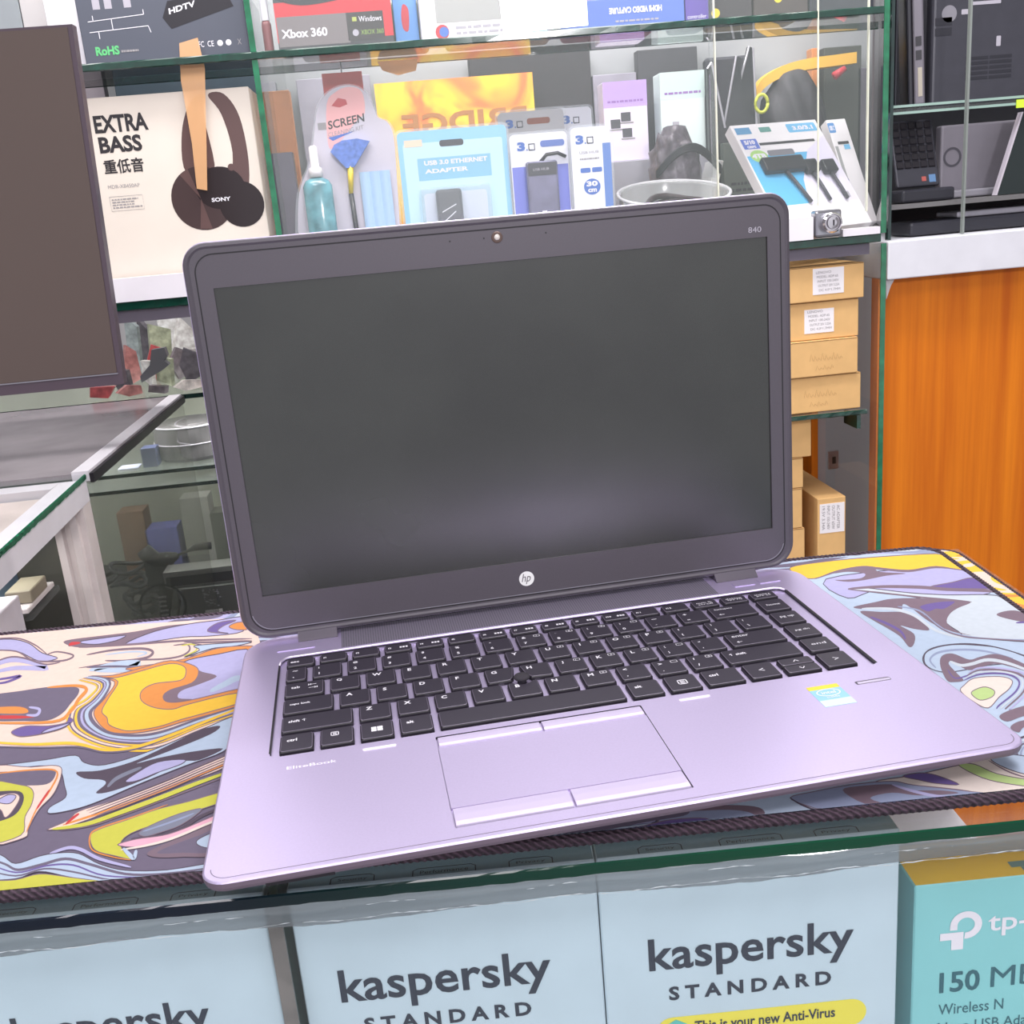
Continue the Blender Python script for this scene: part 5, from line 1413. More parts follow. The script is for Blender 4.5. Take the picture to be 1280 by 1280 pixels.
# ---- deeper things on the main shelf
sup = mat('pale grey foam', (176, 174, 184), .8)
t, f, W, H = cbox('foam_block', 'pale grey block carrying the violet and the mint cartons', 'block', (738, 905, 240, 198), 1.096, .085, S2 + .0005, sup)
zsup = S2 + .0005 + H
for lb, pxs, c1, c2, kind in (('violet and white carton printed with small laptops', (757, 812, 150, 100), (190, 160, 224), (232, 222, 242), 1), ('mint and white carton right of the violet one', (828, 884, 130, 88), (206, 226, 222), (222, 236, 234), 0)):
    x0, x1, zt = rectspan(*pxs, 1.10); t = thing('adapter_box', lb, 'box', ((x0 + x1) / 2, 1.11, zsup + .0003)); W = x1 - x0; H = zt - zsup
    obj('carton', box(-W / 2, W / 2, 0, .04, 0, H, .001, 1), mat('carton soft %d' % c2[0], c2, .5), t); f = Face((-W / 2, 0, 0), (1, 0, 0), (0, 0, 1), .0003)
    rpatch(f, 0, W, H * .68, H, mat('carton soft top %d' % c1[0], c1, .5), t, 'printed_band'); fine_print(f, .006, W - .006, H * .72, H * .78, 1, mat('mauve ink', (150, 110, 180), .5), t)
    if kind:
        for (a, b2) in ((.32, .50), (.08, .42), (.34, .30)): rpatch(f, W * a + .004, W * a + .018, H * b2, H * b2 + .012, dark_grey, t, 'printed_laptop', 0, 1); rpatch(f, W * a + .002, W * a + .022, H * b2 - .003, H * b2 - .001, grey_ink, t, 'printed_laptop', 0, 1)
    else: rpatch(f, W * .25, W * .4, H * .3, H * .42, dim_ink, t, 'printed_mark', 0, 1); rpatch(f, W * .3, W * .45, H * .08, H * .2, dim_ink, t, 'printed_mark', 0, 1)
# dark cable bundle in a bag: a lumpy mound
bun = thing('cable_bundle', 'dark grey bag of bundled cables in front of the mint carton', 'cable', (0, 0, 0)); a = aty(850, 200, 1.07)
bm = bmesh.new(); bmesh.ops.create_icosphere(bm, subdivisions=4, radius=1.0)
zc = (aty(850, 157, 1.07).z + S2) / 2; hh = (aty(850, 157, 1.07).z - S2) / 2
for v in bm.verts:
    n = 1 + .10 * math.sin(v.co.x * 9 + v.co.z * 5) * math.sin(v.co.y * 7) + .05 * math.sin(v.co.z * 21 + v.co.x * 4)
    v.co = Vector((a.x - .012 + v.co.x * .037 * n, 1.055 + v.co.y * .030 * n, zc + max(-.98, min(1, v.co.z * n)) * hh))
obj('bag', bm, mat('cable bag', (104, 96, 104), .35, .1, .4, 90, .5, 250), bun, smooth=True)
for k in range(5):
    bm = bmesh.new(); tube(bm, [(a.x - .045 + .09 * i / 12, .982+.045 - .012 * math.sin(PI * i / 12), zc + .004 * k + hh * (.25 + .4 * math.sin(PI * i / 12)) - .006 * k) for i in range(13)], .0022, 6); obj('cable_loop', bm, black_plastic, bun, smooth=True)
# clear round tub
c = aty(843, 240, .93); tub = thing('round_tub', 'clear round tub with dark contents behind the laptop lid', 'container', (c.x, .946, S2 + .0185), rot=(math.radians(13), 0, 0)); hz = aty(843, 240, .965).z - S2 - .018
bm = bmesh.new(); R_ = .070
for (r0, r1, z0, z1) in ((R_ * .97, R_, 0, hz),):
    lathe(bm, [(r0, z0), (r1, z1 - .004), (r1 + .003, z1), (r1 - .001, z1 + .0005), (r1 - .003, z1 - .003), (r0 - .003, z0 + .002)], 48)
obj('tub_wall', bm, glassmat('frosted clear plastic', (225, 228, 226), .38, .15, 1.6), tub, smooth=True)
bm = bmesh.new(); tube(bm, [((R_ + .002) * math.cos(2 * PI * i / 48), (R_ + .002) * math.sin(2 * PI * i / 48), hz) for i in range(48)], .0022, 8, True); obj('tub_rim', bm, mat('tub rim pale', (226, 226, 228), .2), tub, smooth=True)
for k in range(7):
    an = k * .9; bm = bmesh.new(); tube(bm, [(.040 * math.cos(an + i * .35) * (1 - .02 * i), .040 * math.sin(an + i * .35), .006 + k * (hz - .014) / 7 + .002 * math.sin(i)) for i in range(14)], .004, 7); obj('coiled_cable', bm, mat('maroon black cable', (58, 40, 44), .4), tub, smooth=True)


def tilted(name, label, pTL, pTR, pBL, yT, yB, thick, m, group=None, zrest=S2 + .0005):
    """a flat carton leaning back: its upper edge at depth yT, its foot at depth yB on the shelf"""
    TL = aty(*pTL, yT); BL = aty(*pBL, yB)
    best = None
    for k in range(-20, 61):
        TR = aty(*pTR, yT + k * .001); u = TR - TL; v = TL - BL; s = abs(u.normalized().dot(v.normalized()))
        if best is None or s < best[0]: best = (s, TR)
    TR = best[1]; u = (TR - TL).normalized(); v = (TL - BL).normalized(); v = (v - u * v.dot(u)).normalized(); n = u.cross(v)
    W = (TR - TL).length; H = (TL - BL).length
    M = Matrix((u, -n, v)).transposed()      # local x right, y into the box, z up along the face
    if n.y > 0: n = -n
    t = thing(name, label, 'box', BL, group=group, rot=M.to_euler())
    # let the foot run down to the shelf
    ext = 0.0
    if v.z > .05: ext = max(0, (BL.z - zrest - thick * abs(n.z)) / v.z)
    obj('carton', box(0, W, 0, thick, -ext, H, .0006, 1), m, t)
    return t, Face((0, 0, 0), (1, 0, 0), (0, 0, 1), .0003), W, H


t, f, W, H = tilted('converter_box', 'white and blue leaning carton marked 4TB with black connectors', (912, 157), (1019, 149), (966, 262), 0.99, .90, .016, paper)
rpatch(f, .002, W * .90, .004, H * .62, mat('panel azure', (90, 180, 226), .5), t, 'printed_band', 0, .4)
patch(f, [(W * .42, .002), (W - .001, .002), (W - .001, H * .80), (W * .72, H * .64), (W * .5, H * .3)], mat('panel lilac white', (228, 222, 240), .5), t, 'printed_panel', .6)
rpatch(f, W * .62, W * .96, H * .86, H * .965, mat('tag azure', (110, 184, 226), .5), t, 'printed_tag', .002, .6); write(f, '3.0/3.1', W * .68, H * .885, W * .24, H * .05, white_ink, t, bold=.05, layer=1.2)
rpatch(f, W * .03, W * .21, H * .70, H * .82, mat('tag indigo', (90, 116, 206), .5), t, 'printed_tag', .001, .8); write(f, '5/10', W * .06, H * .755, W * .12, H * .05, white_ink, t, bold=.06, layer=1.2); write(f, 'GBPS', W * .07, H * .71, W * .10, H * .03, white_ink, t, bold=.05, layer=1.2)
patch(f, disc(f, W * .15, H * .61, .0105, 22, 1.25), mat('tag lime', (170, 214, 120), .5), t, 'printed_tag', 1.0); write(f, '4TB', W * .07, H * .585, W * .16, H * .055, white_ink, t, bold=.06, layer=1.4)
rpatch(f, W * .03, W * .20, H * .88, H * .96, mat('tag steel blue', (84, 146, 190), .5), t, 'printed_mark', 0, .8); rpatch(f, W * .30, W * .43, H * .89, H * .95, mat('tag teal', (90, 150, 140), .5), t, 'printed_mark', .001, .8)
rpatch(f, W * .22, W * .86, H * .735, H * .765, black_ink, t, 'slot', 0, .9); rpatch(f, W * .26, W * .56, H * .60, H * .67, mid_grey, t, 'hang_hole', .0025, 1.2)
for (x, z, w_, h_) in ((.10, .38, .46, .16), (.54, .34, .15, .14), (.74, .32, .15, .14)):
    cb = obj('connector', box(W * x, W * (x + w_), -.010, -.001, H * z, H * (z + h_), .002, 2), black_plastic, t)
    bm = bmesh.new(); tube(bm, [(W * (x + w_ * .5), -.005, H * z), (W * (x + w_ * .62), -.005, H * z * .5), (W * (x + w_ * .72), -.004, H * .02)], .0024, 8); obj('connector_cable', bm, dark_grey, cb, smooth=True)
rpatch(f, W * .84, W * .92, H * .05, H * .12, dim_ink, t, 'printed_mark', 0, 1)
t, f, W, H = tilted('converter_box', 'second leaning white carton at the right end, behind the 4TB one', (1032, 150), (1056, 148), (1070, 270), 1.08, 1.01, .016, paper)
rpatch(f, W * .0, W * .34, H * .86, H * .965, mat('tag azure dark', (80, 140, 200), .5), t, 'printed_tag', .002, .6); write(f, 'USB C', W * .05, H * .885, W * .24, H * .05, white_ink, t, bold=.05, layer=1.2)
rpatch(f, W * .05, W * .20, H * .15, H * .72, mat('panel ash', (160, 160, 160), .3), t, 'printed_panel', 0, .6); rpatch(f, W * .06, W * .22, H * .25, H * .38, mat('tag navy', (54, 74, 140), .4), t, 'printed_mark', 0, .9)
rpatch(f, W * .24, W * .8, H * .735, H * .765, black_ink, t, 'slot', 0, .9); rpatch(f, W * .5, W * .8, H * .68, H * .73, mat('tag azure', (110, 184, 226), .5), t, 'printed_mark', 0, .9)
for k, (a_, b_) in enumerate(((868, 886), (886, 905))):
    x = aty(a_, 225, 1.0 - k * .02).x
    t = thing('thin_carton', ['slim white carton leaning left of the 4TB carton', 'slim white carton leaning just behind the first slim one'][k], 'box', (x, 1.0 + k * .03, S2 + .0035), group='slim leaning cartons', rot=(0, math.radians(16), 0))
    obj('carton', box(0, .007, 0, .07, .001, .085 + k * .024, .0006, 1), mat('carton off white', (218, 218, 216), .5), t)
# support board behind the 4TB carton
t, f, W, H = cbox('carton', 'grey-green carton upright behind the 4TB carton', 'box', (905, 975, 220, 176), 1.075, .018, S2 + .0005, mat('carton sage', (112, 120, 112), .5)); fine_print(f, .01, W - .01, H * .4, H * .6, 3, dark_grey, t)

# tablets standing in a zigzag
ztb = S2 + .0006
for k, (poly, rims) in enumerate((([(884, 86), (889, 78), (906, 160)], [(0, 1), (1, 2)]), ([(904, 160), (920, 70), (926, 72)], [(0, 1)]), ([(912, 150), (936, 58), (941, 60), (946, 168)], [(0, 1), (2, 3)]))):
    Yk = 1.09 + .014 * k; t = thing('tablet', ['dark tablet leaning right with a silver rim, left of the zigzag', 'dark tablet leaning left in the middle of the zigzag', 'dark tablet with rims on both sides, right of the zigzag'][k], 'tablet', (0, Yk, ztb), group='dark tablets standing in a zigzag')
    P = [aty(x, y, Yk) for x, y in poly]; P = [(p.x, p.z - ztb) for p in P]
    foot = [(P[-1][0] + .002, 0.0), (P[0][0] - .001 if k else P[0][0], 0.0)]
    bm = bmesh.new(); plate_front(bm, P + foot, 0, .009); obj('tablet_body', bm, black_plastic, t)
    for (i0, i1) in rims:
        bm = bmesh.new(); tube(bm, [(P[i0][0], -.0012, P[i0][1]), (P[i1][0], -.0012, P[i1][1])], .0016, 6); obj('tablet_rim', bm, mat('tablet rim silver', (206, 204, 212), .3, .5), t)
t, f, W, H = cbox('laptop_sleeve', 'black sleeve standing behind the zigzag tablets', 'sleeve', (884, 942, 140, 70), 1.185, .02, S2 + .0005, mat('sleeve black', (44, 42, 52), .6), bev=.004)
# yellow strap bag
bag = thing('shoulder_bag', 'black bag with a curved yellow strap behind the 4TB carton', 'bag', (0, 1.15, S2 + .0005))
P = []
for (x, y) in ((948, 118), (960, 102), (985, 88), (1015, 80), (1045, 76), (1074, 72)): p = aty(x, y, 1.13); P.append((p.x, p.z - S2 - .0005))
P = spline(P, False, 5); bm = bmesh.new(); up = [(x, z + .009) for x, z in P]; dn = [(x, z - .006) for x, z in reversed(P)]
plate_front(bm, up + dn, -.012, .012); obj('strap', bm, mat('strap yellow', (244, 190, 70), .6), bag)
z0 = P[-1][1]
bm = bmesh.new(); bmesh.ops.create_icosphere(bm, subdivisions=4, radius=1)
for v in bm.verts:
    n = 1 + .08 * math.sin(v.co.x * 11 + v.co.z * 6); v.co = Vector((P[12][0] + v.co.x * .055 * n, .0 + v.co.y * .040 * n, (z0 * .50) + max(-.98, v.co.z) * z0 * .49))
bb_ = obj('bag_body', bm, mat('bag black', (48, 44, 50), .6, 0, .4, 60, .4, 200), bag, smooth=True)
bm = bmesh.new(); p = aty(1048, 94, 1.09); q = aty(1062, 84, 1.09); tube(bm, [(p.x, -.046, p.z - S2), (q.x, -.044, q.z - S2)], [.006, .004], 8); obj('zip_pull', bm, red_ink, bag, smooth=True)
p = aty(958, 128, 1.08); bm = bmesh.new(); tube(bm, [(p.x + .009 * math.cos(t_ * PI / 8), -.05, p.z - S2 + .012 * math.sin(t_ * PI / 8)) for t_ in range(17)], .0025, 7); obj('bag_badge', bm, mat('badge lime', (200, 206, 70), .5), bag, smooth=True)
for a, b2, c, lb in ((1015, 1024, (214, 140, 84), 'orange file box standing upright beside the yellow strap'), (1072, 1083, (96, 90, 104), 'mauve-grey file box at the right end of the main shelf'), (592, 742, (52, 48, 52), 'wide black carton behind the mirrored lettering and the rear hub packs'), (744, 798, (150, 146, 158), 'tall grey carton behind the violet one'), (800, 874, (62, 60, 66), 'dark grey carton with its top under the upper shelf, behind the mint one'), (1030, 1076, (72, 74, 68), 'dark grey-green carton behind the yellow strap'), (376, 468, (150, 150, 120), 'pale olive carton behind the screen cleaning kit'), (353, 378, (214, 196, 110), 'pale yellow carton in the corner by the glass divider'), (352, 372, (96, 118, 170), 'blue carton squeezed beside the glass divider')):
    yt = {1015: 60, 1072: 85, 592: 66, 744: 92, 800: 60, 1030: 58, 376: 96, 353: 112, 352: 190}[a]
    t, f, W, H = cbox('file_box' if a > 1000 else 'carton', lb, 'box', (a, b2, 150 if a not in (352, 353) else 240, yt), {352: .93, 353: .975}.get(a, 1.19), .022, S2 + .0005, mat('upright %d' % c[0], c, .5, 0, .1, 30))

# ---- cardboard boxes in the lower right compartment
GK = 'brown charger boxes under the main shelf'
labs = ('brown cardboard box with a white label, topmost of its stack', 'brown cardboard box with a white label, second from the top', 'brown cardboard box with faint pencil marks, third from the top', 'brown cardboard box at the foot of the stack on the glass shelf')
zs_ = [-.0405]; hs = [.0475, .0465, .0485, .0440]; rx = [.6645, .6590, .6610, .6665]
proto = None
for k in (3, 2, 1, 0):
    h = hs[3 - k]; zb = zs_[-1]; x1 = rx[3 - k] if False else (.6650, .6600, .6580, .6640)[k]
    if True:
        t = thing('cardboard_box', labs[k], 'box', (x1, YF + .014 + .004 * (k % 2), zb + .0004), math.radians((0.6, -.8, .5, -.3)[k]), GK)
        obj('box_body', box(-.170, 0, 0, .13, 0, h, .0012, 2), kraft, t)
        obj('box_seam', box(-.169, -.001, -.0003, .001, h - .0012, h - .0006), kraft_dark, t)
        f = Face((-.170, 0, 0), (1, 0, 0), (0, 0, 1), .0004)
        if k < 2:
            lbm = obj('paper_label', box(-.0680 - .004 * k, -.0270 - .006 * k, -.0006, 0, .0085, .0410 - .002 * k), paper, t)
            lf2 = Face((-.0680 - .004 * k, -.0006, .0085), (1, 0, 0), (0, 0, 1), .0003)
            for r_, s_ in enumerate(('LENOVO', 'MODEL: ADP-65', 'INPUT 100-240V', 'OUTPUT 20V 3.25A', 'DC 4.0*1.7MM')):
                write(lf2, s_, .004 + .001 * r_, .0260 - r_ * .0055, .020 if r_ == 0 else .028, .0030, grey_ink, lbm)
        else:
            bm = bmesh.new()
            for q in range(9):
                xx = .105 + q * .005 - (.012 if k == 3 else 0); pts = [(xx, .020), (xx + .002, .030 - (q % 3) * .003), (xx + .004, .021)]; ribbon(f, pts, .0004, None, None, None, bm=bm)
                pts = [(xx + .008, .008), (xx + .010, .014 - (q % 2) * .003), (xx + .012, .009)]
                if q < 5: ribbon(f, pts, .0004, None, None, None, bm=bm)
            obj('pencil_marks', bm, mat('pencil', (176, 140, 92), .8), t)
    zs_.append(zb + h + .0006)
z = -.3345
low = ((.6100, .070, 1), (.6000, .048, 0), (.5960, .050, 1), (.6010, .046, 0), (.5960, .046, 1), (.6030, .045, 0))
labs = ('brown cardboard box at the very foot of the lower stack', 'brown cardboard box second from the foot of the lower stack', 'brown cardboard box in the lower half of the lower stack', 'brown cardboard box in the upper half of the lower stack, beside the upright box', 'brown cardboard box second from the top of the lower stack', 'brown cardboard box topmost in the lower stack, just below the glass shelf')
hs2 = []
tops = (640, 610, 572, 519); 
zt_ = [aty(1000, y, .89).z for y in (700, 660, 610, 572, 522)]
edges = [z] + [v for v in zt_]
for k in range(5):
    x1 = aty((1005, 1006, 1003, 1004, 1014)[k], (720, 680, 635, 590, 545)[k], .89).x; zb = edges[k]; h = edges[k + 1] - zb - .0008
    t = thing('cardboard_box', labs[k if k < 3 else k + 0] if k < 4 else labs[5], 'box', (x1, .89, zb + .0004), 0, 'brown boxes in the lower stack'); obj('box_body', box(-.17, 0, 0, .12, 0, h, .0012, 2), kraft, t)
    obj('box_seam', box(-.169, -.001, -.0003, .001, h - .0014, h - .0006), kraft_dark, t)
# upright box with a label
Yb = .885; a = aty(1022, 650, Yb); b2 = aty(1057, 650, Yb); zt = aty(1040, 622, Yb).z
t = thing('cardboard_box', 'brown cardboard box standing upright with a sideways white label', 'box', ((a.x + b2.x) / 2, Yb, -.3345)); W = b2.x - a.x; H = zt + .3345
obj('box_body', box(-W / 2, W / 2, 0, .17, 0, H, .001, 2), kraft, t)
lbm = obj('paper_label', box(-W / 2 + .003, W / 2 - .002, -.0006, 0, H - .050, H - .008), paper, t); lf2 = Face((-W / 2 + .003, -.0006, H - .008), (0, 0, -1), (1, 0, 0), .0003)
for r_, s_ in enumerate(('19.5V 3.34A', 'INPUT 100-240V', 'OUTPUT 65W', 'AC ADAPTER')): write(lf2, s_, .003, .003 + r_ * .0070, .034, .0042, grey_ink, lbm)
# white mark on the smoked board
t = thing('wall_socket', 'small pale socket plate on the dark board behind the boxes', 'socket', (aty(1042, 575, 1.215).x, 1.2155, aty(1042, 575, 1.215).z)); obj('plate', box(-.009, .009, -.002, .005, -.016, .016, .002, 2), paper, t); obj('socket_hole', box(-.003, .003, -.0025, -.0019, -.006, .006), dark_grey, t)

# ================================================================== wooden counter front and ledge on the right
wf = thing('wooden_counter', 'orange veneered counter front with a scuffed white ledge at the right', 'counter', (0, 0, 0))
obj('veneer_panel', box(0.688, 1.60, YF + .022, YF + .042, FLOOR, 0.1244), wood_m, wf)
obj('ledge', box(0.688, 1.60, YF - .004, YF + .355, 0.1245, 0.1715, .0015), white_ledge, wf)
bm = bmesh.new(); P = [(.6895, .1243), (.7010, .1243), (.6960, .116), (.6905, .100)]; plate_front(bm, P, YF + .004, YF + .0215); obj('corner_bracket', bm, mat('bracket grey', (188, 184, 186), .5), wf)
bm = bmesh.new(); P = [(.648, .118), (.6785, .122), (.6785, -.02), (.672, -.030), (.660, -.016), (.656, .06)]
ib = thing('glass_clip', 'grey triangular bracket hanging beside the cardboard stack', 'bracket', (0, 0, 0)); bm = bmesh.new(); plate_front(bm, [(.6672, .121), (.6785, .123), (.6785, -.018), (.6725, -.024), (.6690, -.010)], YF + .16, YF + .17); obj('bracket_plate', bm, mat('bracket dark', (112, 98, 92), .4), ib)

# laptops on the right hand glass racks
RK = thing('laptop_rack', 'glass rack of used laptops above the white ledge', 'rack', (0, YF, 0))
obj('rack_post', L(.6985, .7025, YF + .02, YF + .028, .1718, .95), dark_edge, RK)
bm = bmesh.new(); prism(bm, [(.7035, .03), (1.6, .03), (1.6, .45), (.8850, .45)], .322, .328); s = obj('rack_shelf', bm, pane, RK)
for z0 in (.3215, .3295): obj('shelf_edge', L(.7005, 1.6, YF + .0292, YF + .0304, z0, z0 + .003), mat('pale shelf edge', (150, 176, 166), .2), s)
bm = bmesh.new(); prism(bm, [(.7035, .03), (1.6, .03), (1.6, .45), (.8850, .45)], .2080, .2140); s2 = obj('rack_shelf', bm, mat('worn steel shelf', (120, 118, 118), .35, .4), RK)
obj('door_strip', L(.792, .7945, YF + .010, YF + .016, .1718, .95), mat('dim pane edge', (130, 136, 132), .2), RK)
obj('rack_back', L(.885, 1.6, 1.302, 1.31, .1718, .95), mat('rack back black', (40, 40, 46), .5), RK)
lt_body = mat('used laptop slate', (62, 62, 70), .4, .2, .06, 60); lt_dark = mat('used laptop black', (38, 38, 46), .4)


def P3(px, py, Y): return aty(px, py, Y)


t = thing('laptop', 'black closed laptop standing on edge at the left of the rack', 'laptop', (.7130, .905, .3295), 0, rot=(0, 0, math.radians(-23))); obj('laptop_body', box(0, .006, 0, .06, .0005, .30, .002, 2), lt_dark, t)
obj('laptop_lid', box(.0065, .009, 0.002, .06, .0005, .30, .001, 2), lt_dark, t)
t = thing('laptop', 'grey-edged laptop standing on edge showing its ports', 'laptop', (.7440, .900, .3298), 0, rot=(0, math.radians(-2.5), math.radians(-21))); obj('laptop_body', box(0, .013, 0, .12, .002, .30, .002, 2), mat('laptop edge grey', (112, 108, 116), .35, .4), t); obj('laptop_lid', box(-.0065, -.0005, .002, .12, .002, .30, .002, 2), lt_dark, t)
for k in range(2): obj('port', box(.003, .010, -.0006, .001, .055 + k * .016, .066 + k * .016), black_plastic, t)
obj('port', box(.005, .010, -.0006, .001, .012, .046), mat('port pale', (168, 160, 146), .3, .4), t)
t = thing('laptop', 'dark laptop standing with its vented underside to the viewer', 'laptop', (.7800, .93, .3292), 0); obj('laptop_body', box(0, .33, 0, .018, .0005, .235, .005, 3), lt_body, t)
f = Face((0, 0, 0), (1, 0, 0), (0, 0, 1), .0004)
for (x0, x1, z0, z1, m_) in ((.050, .090, .118, .122, dim_ink), (.038, .047, .108, .114, dim_ink), (.086, .092, .068, .080, dim_ink)): rpatch(f, x0, x1, z0, z1, m_, t, 'service_mark', .001, 1)
bm = bmesh.new()
bm.free()
for r_ in range(5):
    for c_ in range(2): rpatch(f, .046 + c_ * .032, .076 + c_ * .032, .030 + r_ * .006, .0335 + r_ * .006, lt_dark, t, 'vent_slot', layer=1)
for r_ in range(2): rpatch(f, -.0 + .004, .026, .085 + r_ * .012, .094 + r_ * .012, lt_dark, t, 'vent_slot', layer=1)
for r_ in range(4): rpatch(f, .045 + r_ * .017, .049 + r_ * .017, .125, .150, lt_dark, t, 'vent_slot', layer=1)
patch(f, disc(f, .022, .110, .010, 20), mid_grey, t, 'service_mark', 1)
# open laptop below
t = thing('laptop', 'open black laptop lying on the lower rack shelf behind the glass edge', 'laptop', (.736, .885, .2145), 0); obj('laptop_base', box(-.012, .058, 0, .05, 0.0002, .016, .003, 2), lt_dark, t)
M_ = Matrix.Translation((0, .045, .0175)) @ Matrix.Rotation(math.radians(72), 4, 'X')
bm = bmesh.new(); bx(bm, 0, .058, 0, .088, 0, .006, .002, M=M_); kd = obj('keyboard_deck', bm, lt_body, t)
bm = bmesh.new()
for r_ in range(6):
    for c_ in range(5): bx(bm, .002 + c_ * .0108, .0115 + c_ * .0108, .024 + r_ * .0103, .0333 + r_ * .0103, .006, .0075, .001, M=M_, seg=1)
kk = obj('keyboard_keys', bm, key_side, t); tag(kk, kind='stuff')
bm = bmesh.new(); bx(bm, .044, .053, .004, .014, .006, .0065, M=M_); obj('sticker', bm, mat('sticker steel blue', (96, 130, 170), .4), t)
bm = bmesh.new(); bx(bm, .034, .040, .006, .012, .006, .0065, M=M_); obj('sticker', bm, mat('sticker brick', (176, 90, 84), .4), t)
t = thing('laptop', 'grey laptop lid with a dark round mark on the lower rack shelf', 'laptop', (.7965, .93, .2145), 0); obj('laptop_lid', box(0, .30, 0, .016, .0005, .092, .003, 3), mat('lid mid grey', (122, 118, 126), .45, .3, .06, 30), t)
f = Face((0, 0, 0), (1, 0, 0), (0, 0, 1), .0004); bm = bmesh.new(); ribbon(f, [(.016 + .011 * math.cos(2 * PI * k / 24), .052 + .011 * math.sin(2 * PI * k / 24)) for k in range(25)], .003, None, None, None, bm=bm); obj('round_mark', bm, dark_grey, t)
obj('laptop_base', box(0.002, .30, -.02, -.001, .0005, .010, .002, 2), mid_grey, t)
t = thing('laptop', 'dark screen with a thin silver rim leaning at the right edge of the rack', 'laptop', (.852, .888, .2143), 0)
bm = bmesh.new(); plate_front(bm, [(0, .0005), (.25, .0005), (.28, .098), (.030, .098)], 0, .006); obj('screen_panel', bm, mat('screen deep green black', (40, 48, 48), .2), t)
bm = bmesh.new(); plate_front(bm, [(-.0028, .0005), (-.0001, .0005), (.0299, .099), (.0272, .099)], -.001, .007); obj('screen_rim', bm, mat('rim silver', (214, 206, 216), .3, .4), t)
t = thing('laptop', 'closed black laptop lying under the lower rack shelf', 'laptop', (.735, .885, .1722), 0); obj('laptop_body', box(0, .30, 0, .06, .0003, .018, .004, 2), lt_dark, t); obj('laptop_lid', box(.065, .30, .004, .06, .0185, .0260, .002, 2), mid_grey, t)
t = thing('price_sticker', 'lime highlighter-coloured tag on the rack shelf edge at the far right', 'tag', (0, .876, 0)); a = aty(1271, 135, .876); b2 = aty(1290, 123, .876); obj('tag_sheet', box(a.x, b2.x, 0, .002, a.z, b2.z), mat('tag neon lime', (208, 240, 60), .5), t)

# ================================================================== monitor and white framed counter at the left
ca = thing('glass_counter', 'white-framed glass counter carrying the monitor at the left', 'counter', (0, 0, 0))
xr0, xr1, ya, yb = -.2912, -.3015, .30, .765


def quad_slab(name, z0, z1, m, ins=0.0, xl=-1.15):
    bm = bmesh.new(); prism(bm, [(xl, ya + ins), (xr0 - ins, ya + ins), (xr1 - ins, yb - ins), (xl, yb - ins)], z0, z1); return obj(name, bm, m, ca)


quad_slab('glass_top', -.006, 0, pane_cloudy, .0012)
bm = bmesh.new(); rows_ = []
for i in range(81):
    k = i / 80; x = xr0 + (xr1 - xr0) * k; y = ya + (yb - ya) * k; j = random.uniform(-1, 1) * .0008
    rows_.append([bm.verts.new((x - .0012, y, .0001)), bm.verts.new((x + .0002 + j * .4, y, -.001)), bm.verts.new((x, y, -.006 + j)), bm.verts.new((x - .0012, y, -.0065 + j))])
for i in range(80):
    for k in range(3): bm.faces.new((rows_[i][k], rows_[i][k + 1], rows_[i + 1][k + 1], rows_[i + 1][k]))
obj('polished_edge', bm, mat('bottle green edge', (10, 96, 66), .15, 0, .5, 160, spec=.9), ca)
for nm, P in (('side_rail', [(xr0 - .030, ya), (xr0 - .0008, ya), (xr1 - .0008, yb), (xr1 - .030, yb)]), ('back_rail', [(-1.15, yb - .03), (xr1 - .0305, yb - .03), (xr1 - .0305, yb), (-1.15, yb)])):
    bm = bmesh.new(); prism(bm, P, -.031, -.0068); obj(nm, bm, white_metal, ca)
bm = bmesh.new(); prism(bm, [(-1.12, .34), (xr0 - .036, .34), (xr1 - .036, yb - .034), (-1.12, yb - .034)], -.020, -.016); obj('lining_tray', bm, mat('cream lining', (214, 200, 194), .7, 0, .25, 9), ca)
# fluted corner leg
bm = bmesh.new(); xo = xr1 - .001
P = [(xo - .034, yb - .036), (xo - .026, yb - .036), (xo - .024, yb - .031), (xo - .018, yb - .031), (xo - .016, yb - .036), (xo - .008, yb - .036), (xo - .007, yb - .030), (xo, yb - .030), (xo, yb), (xo - .034, yb)]
prism(bm, P, FLOOR, -.0312); obj('corner_leg', bm, mat('aged white metal', (212, 202, 200), .45, 0, .12, 18), ca)
obj('counter_shelf', box(-1.12, -.342, .632, .725, -.122, -.116), pane_cloudy, ca)
quad_slab('counter_shelf', -.290, -.282, white_metal, .040)
bm = bmesh.new(); prism(bm, [(-1.15, .31), (-1.13, .31), (-1.13, .72), (-1.15, .72)], FLOOR, -.0312); obj('far_side_panel', bm, white_metal, ca)
for a, b2, y0, y1, z0, z1, c, lb in ((-.50, -.352, .47, .68, -.0300, -.0240, (206, 194, 184), ''), ):
    pass
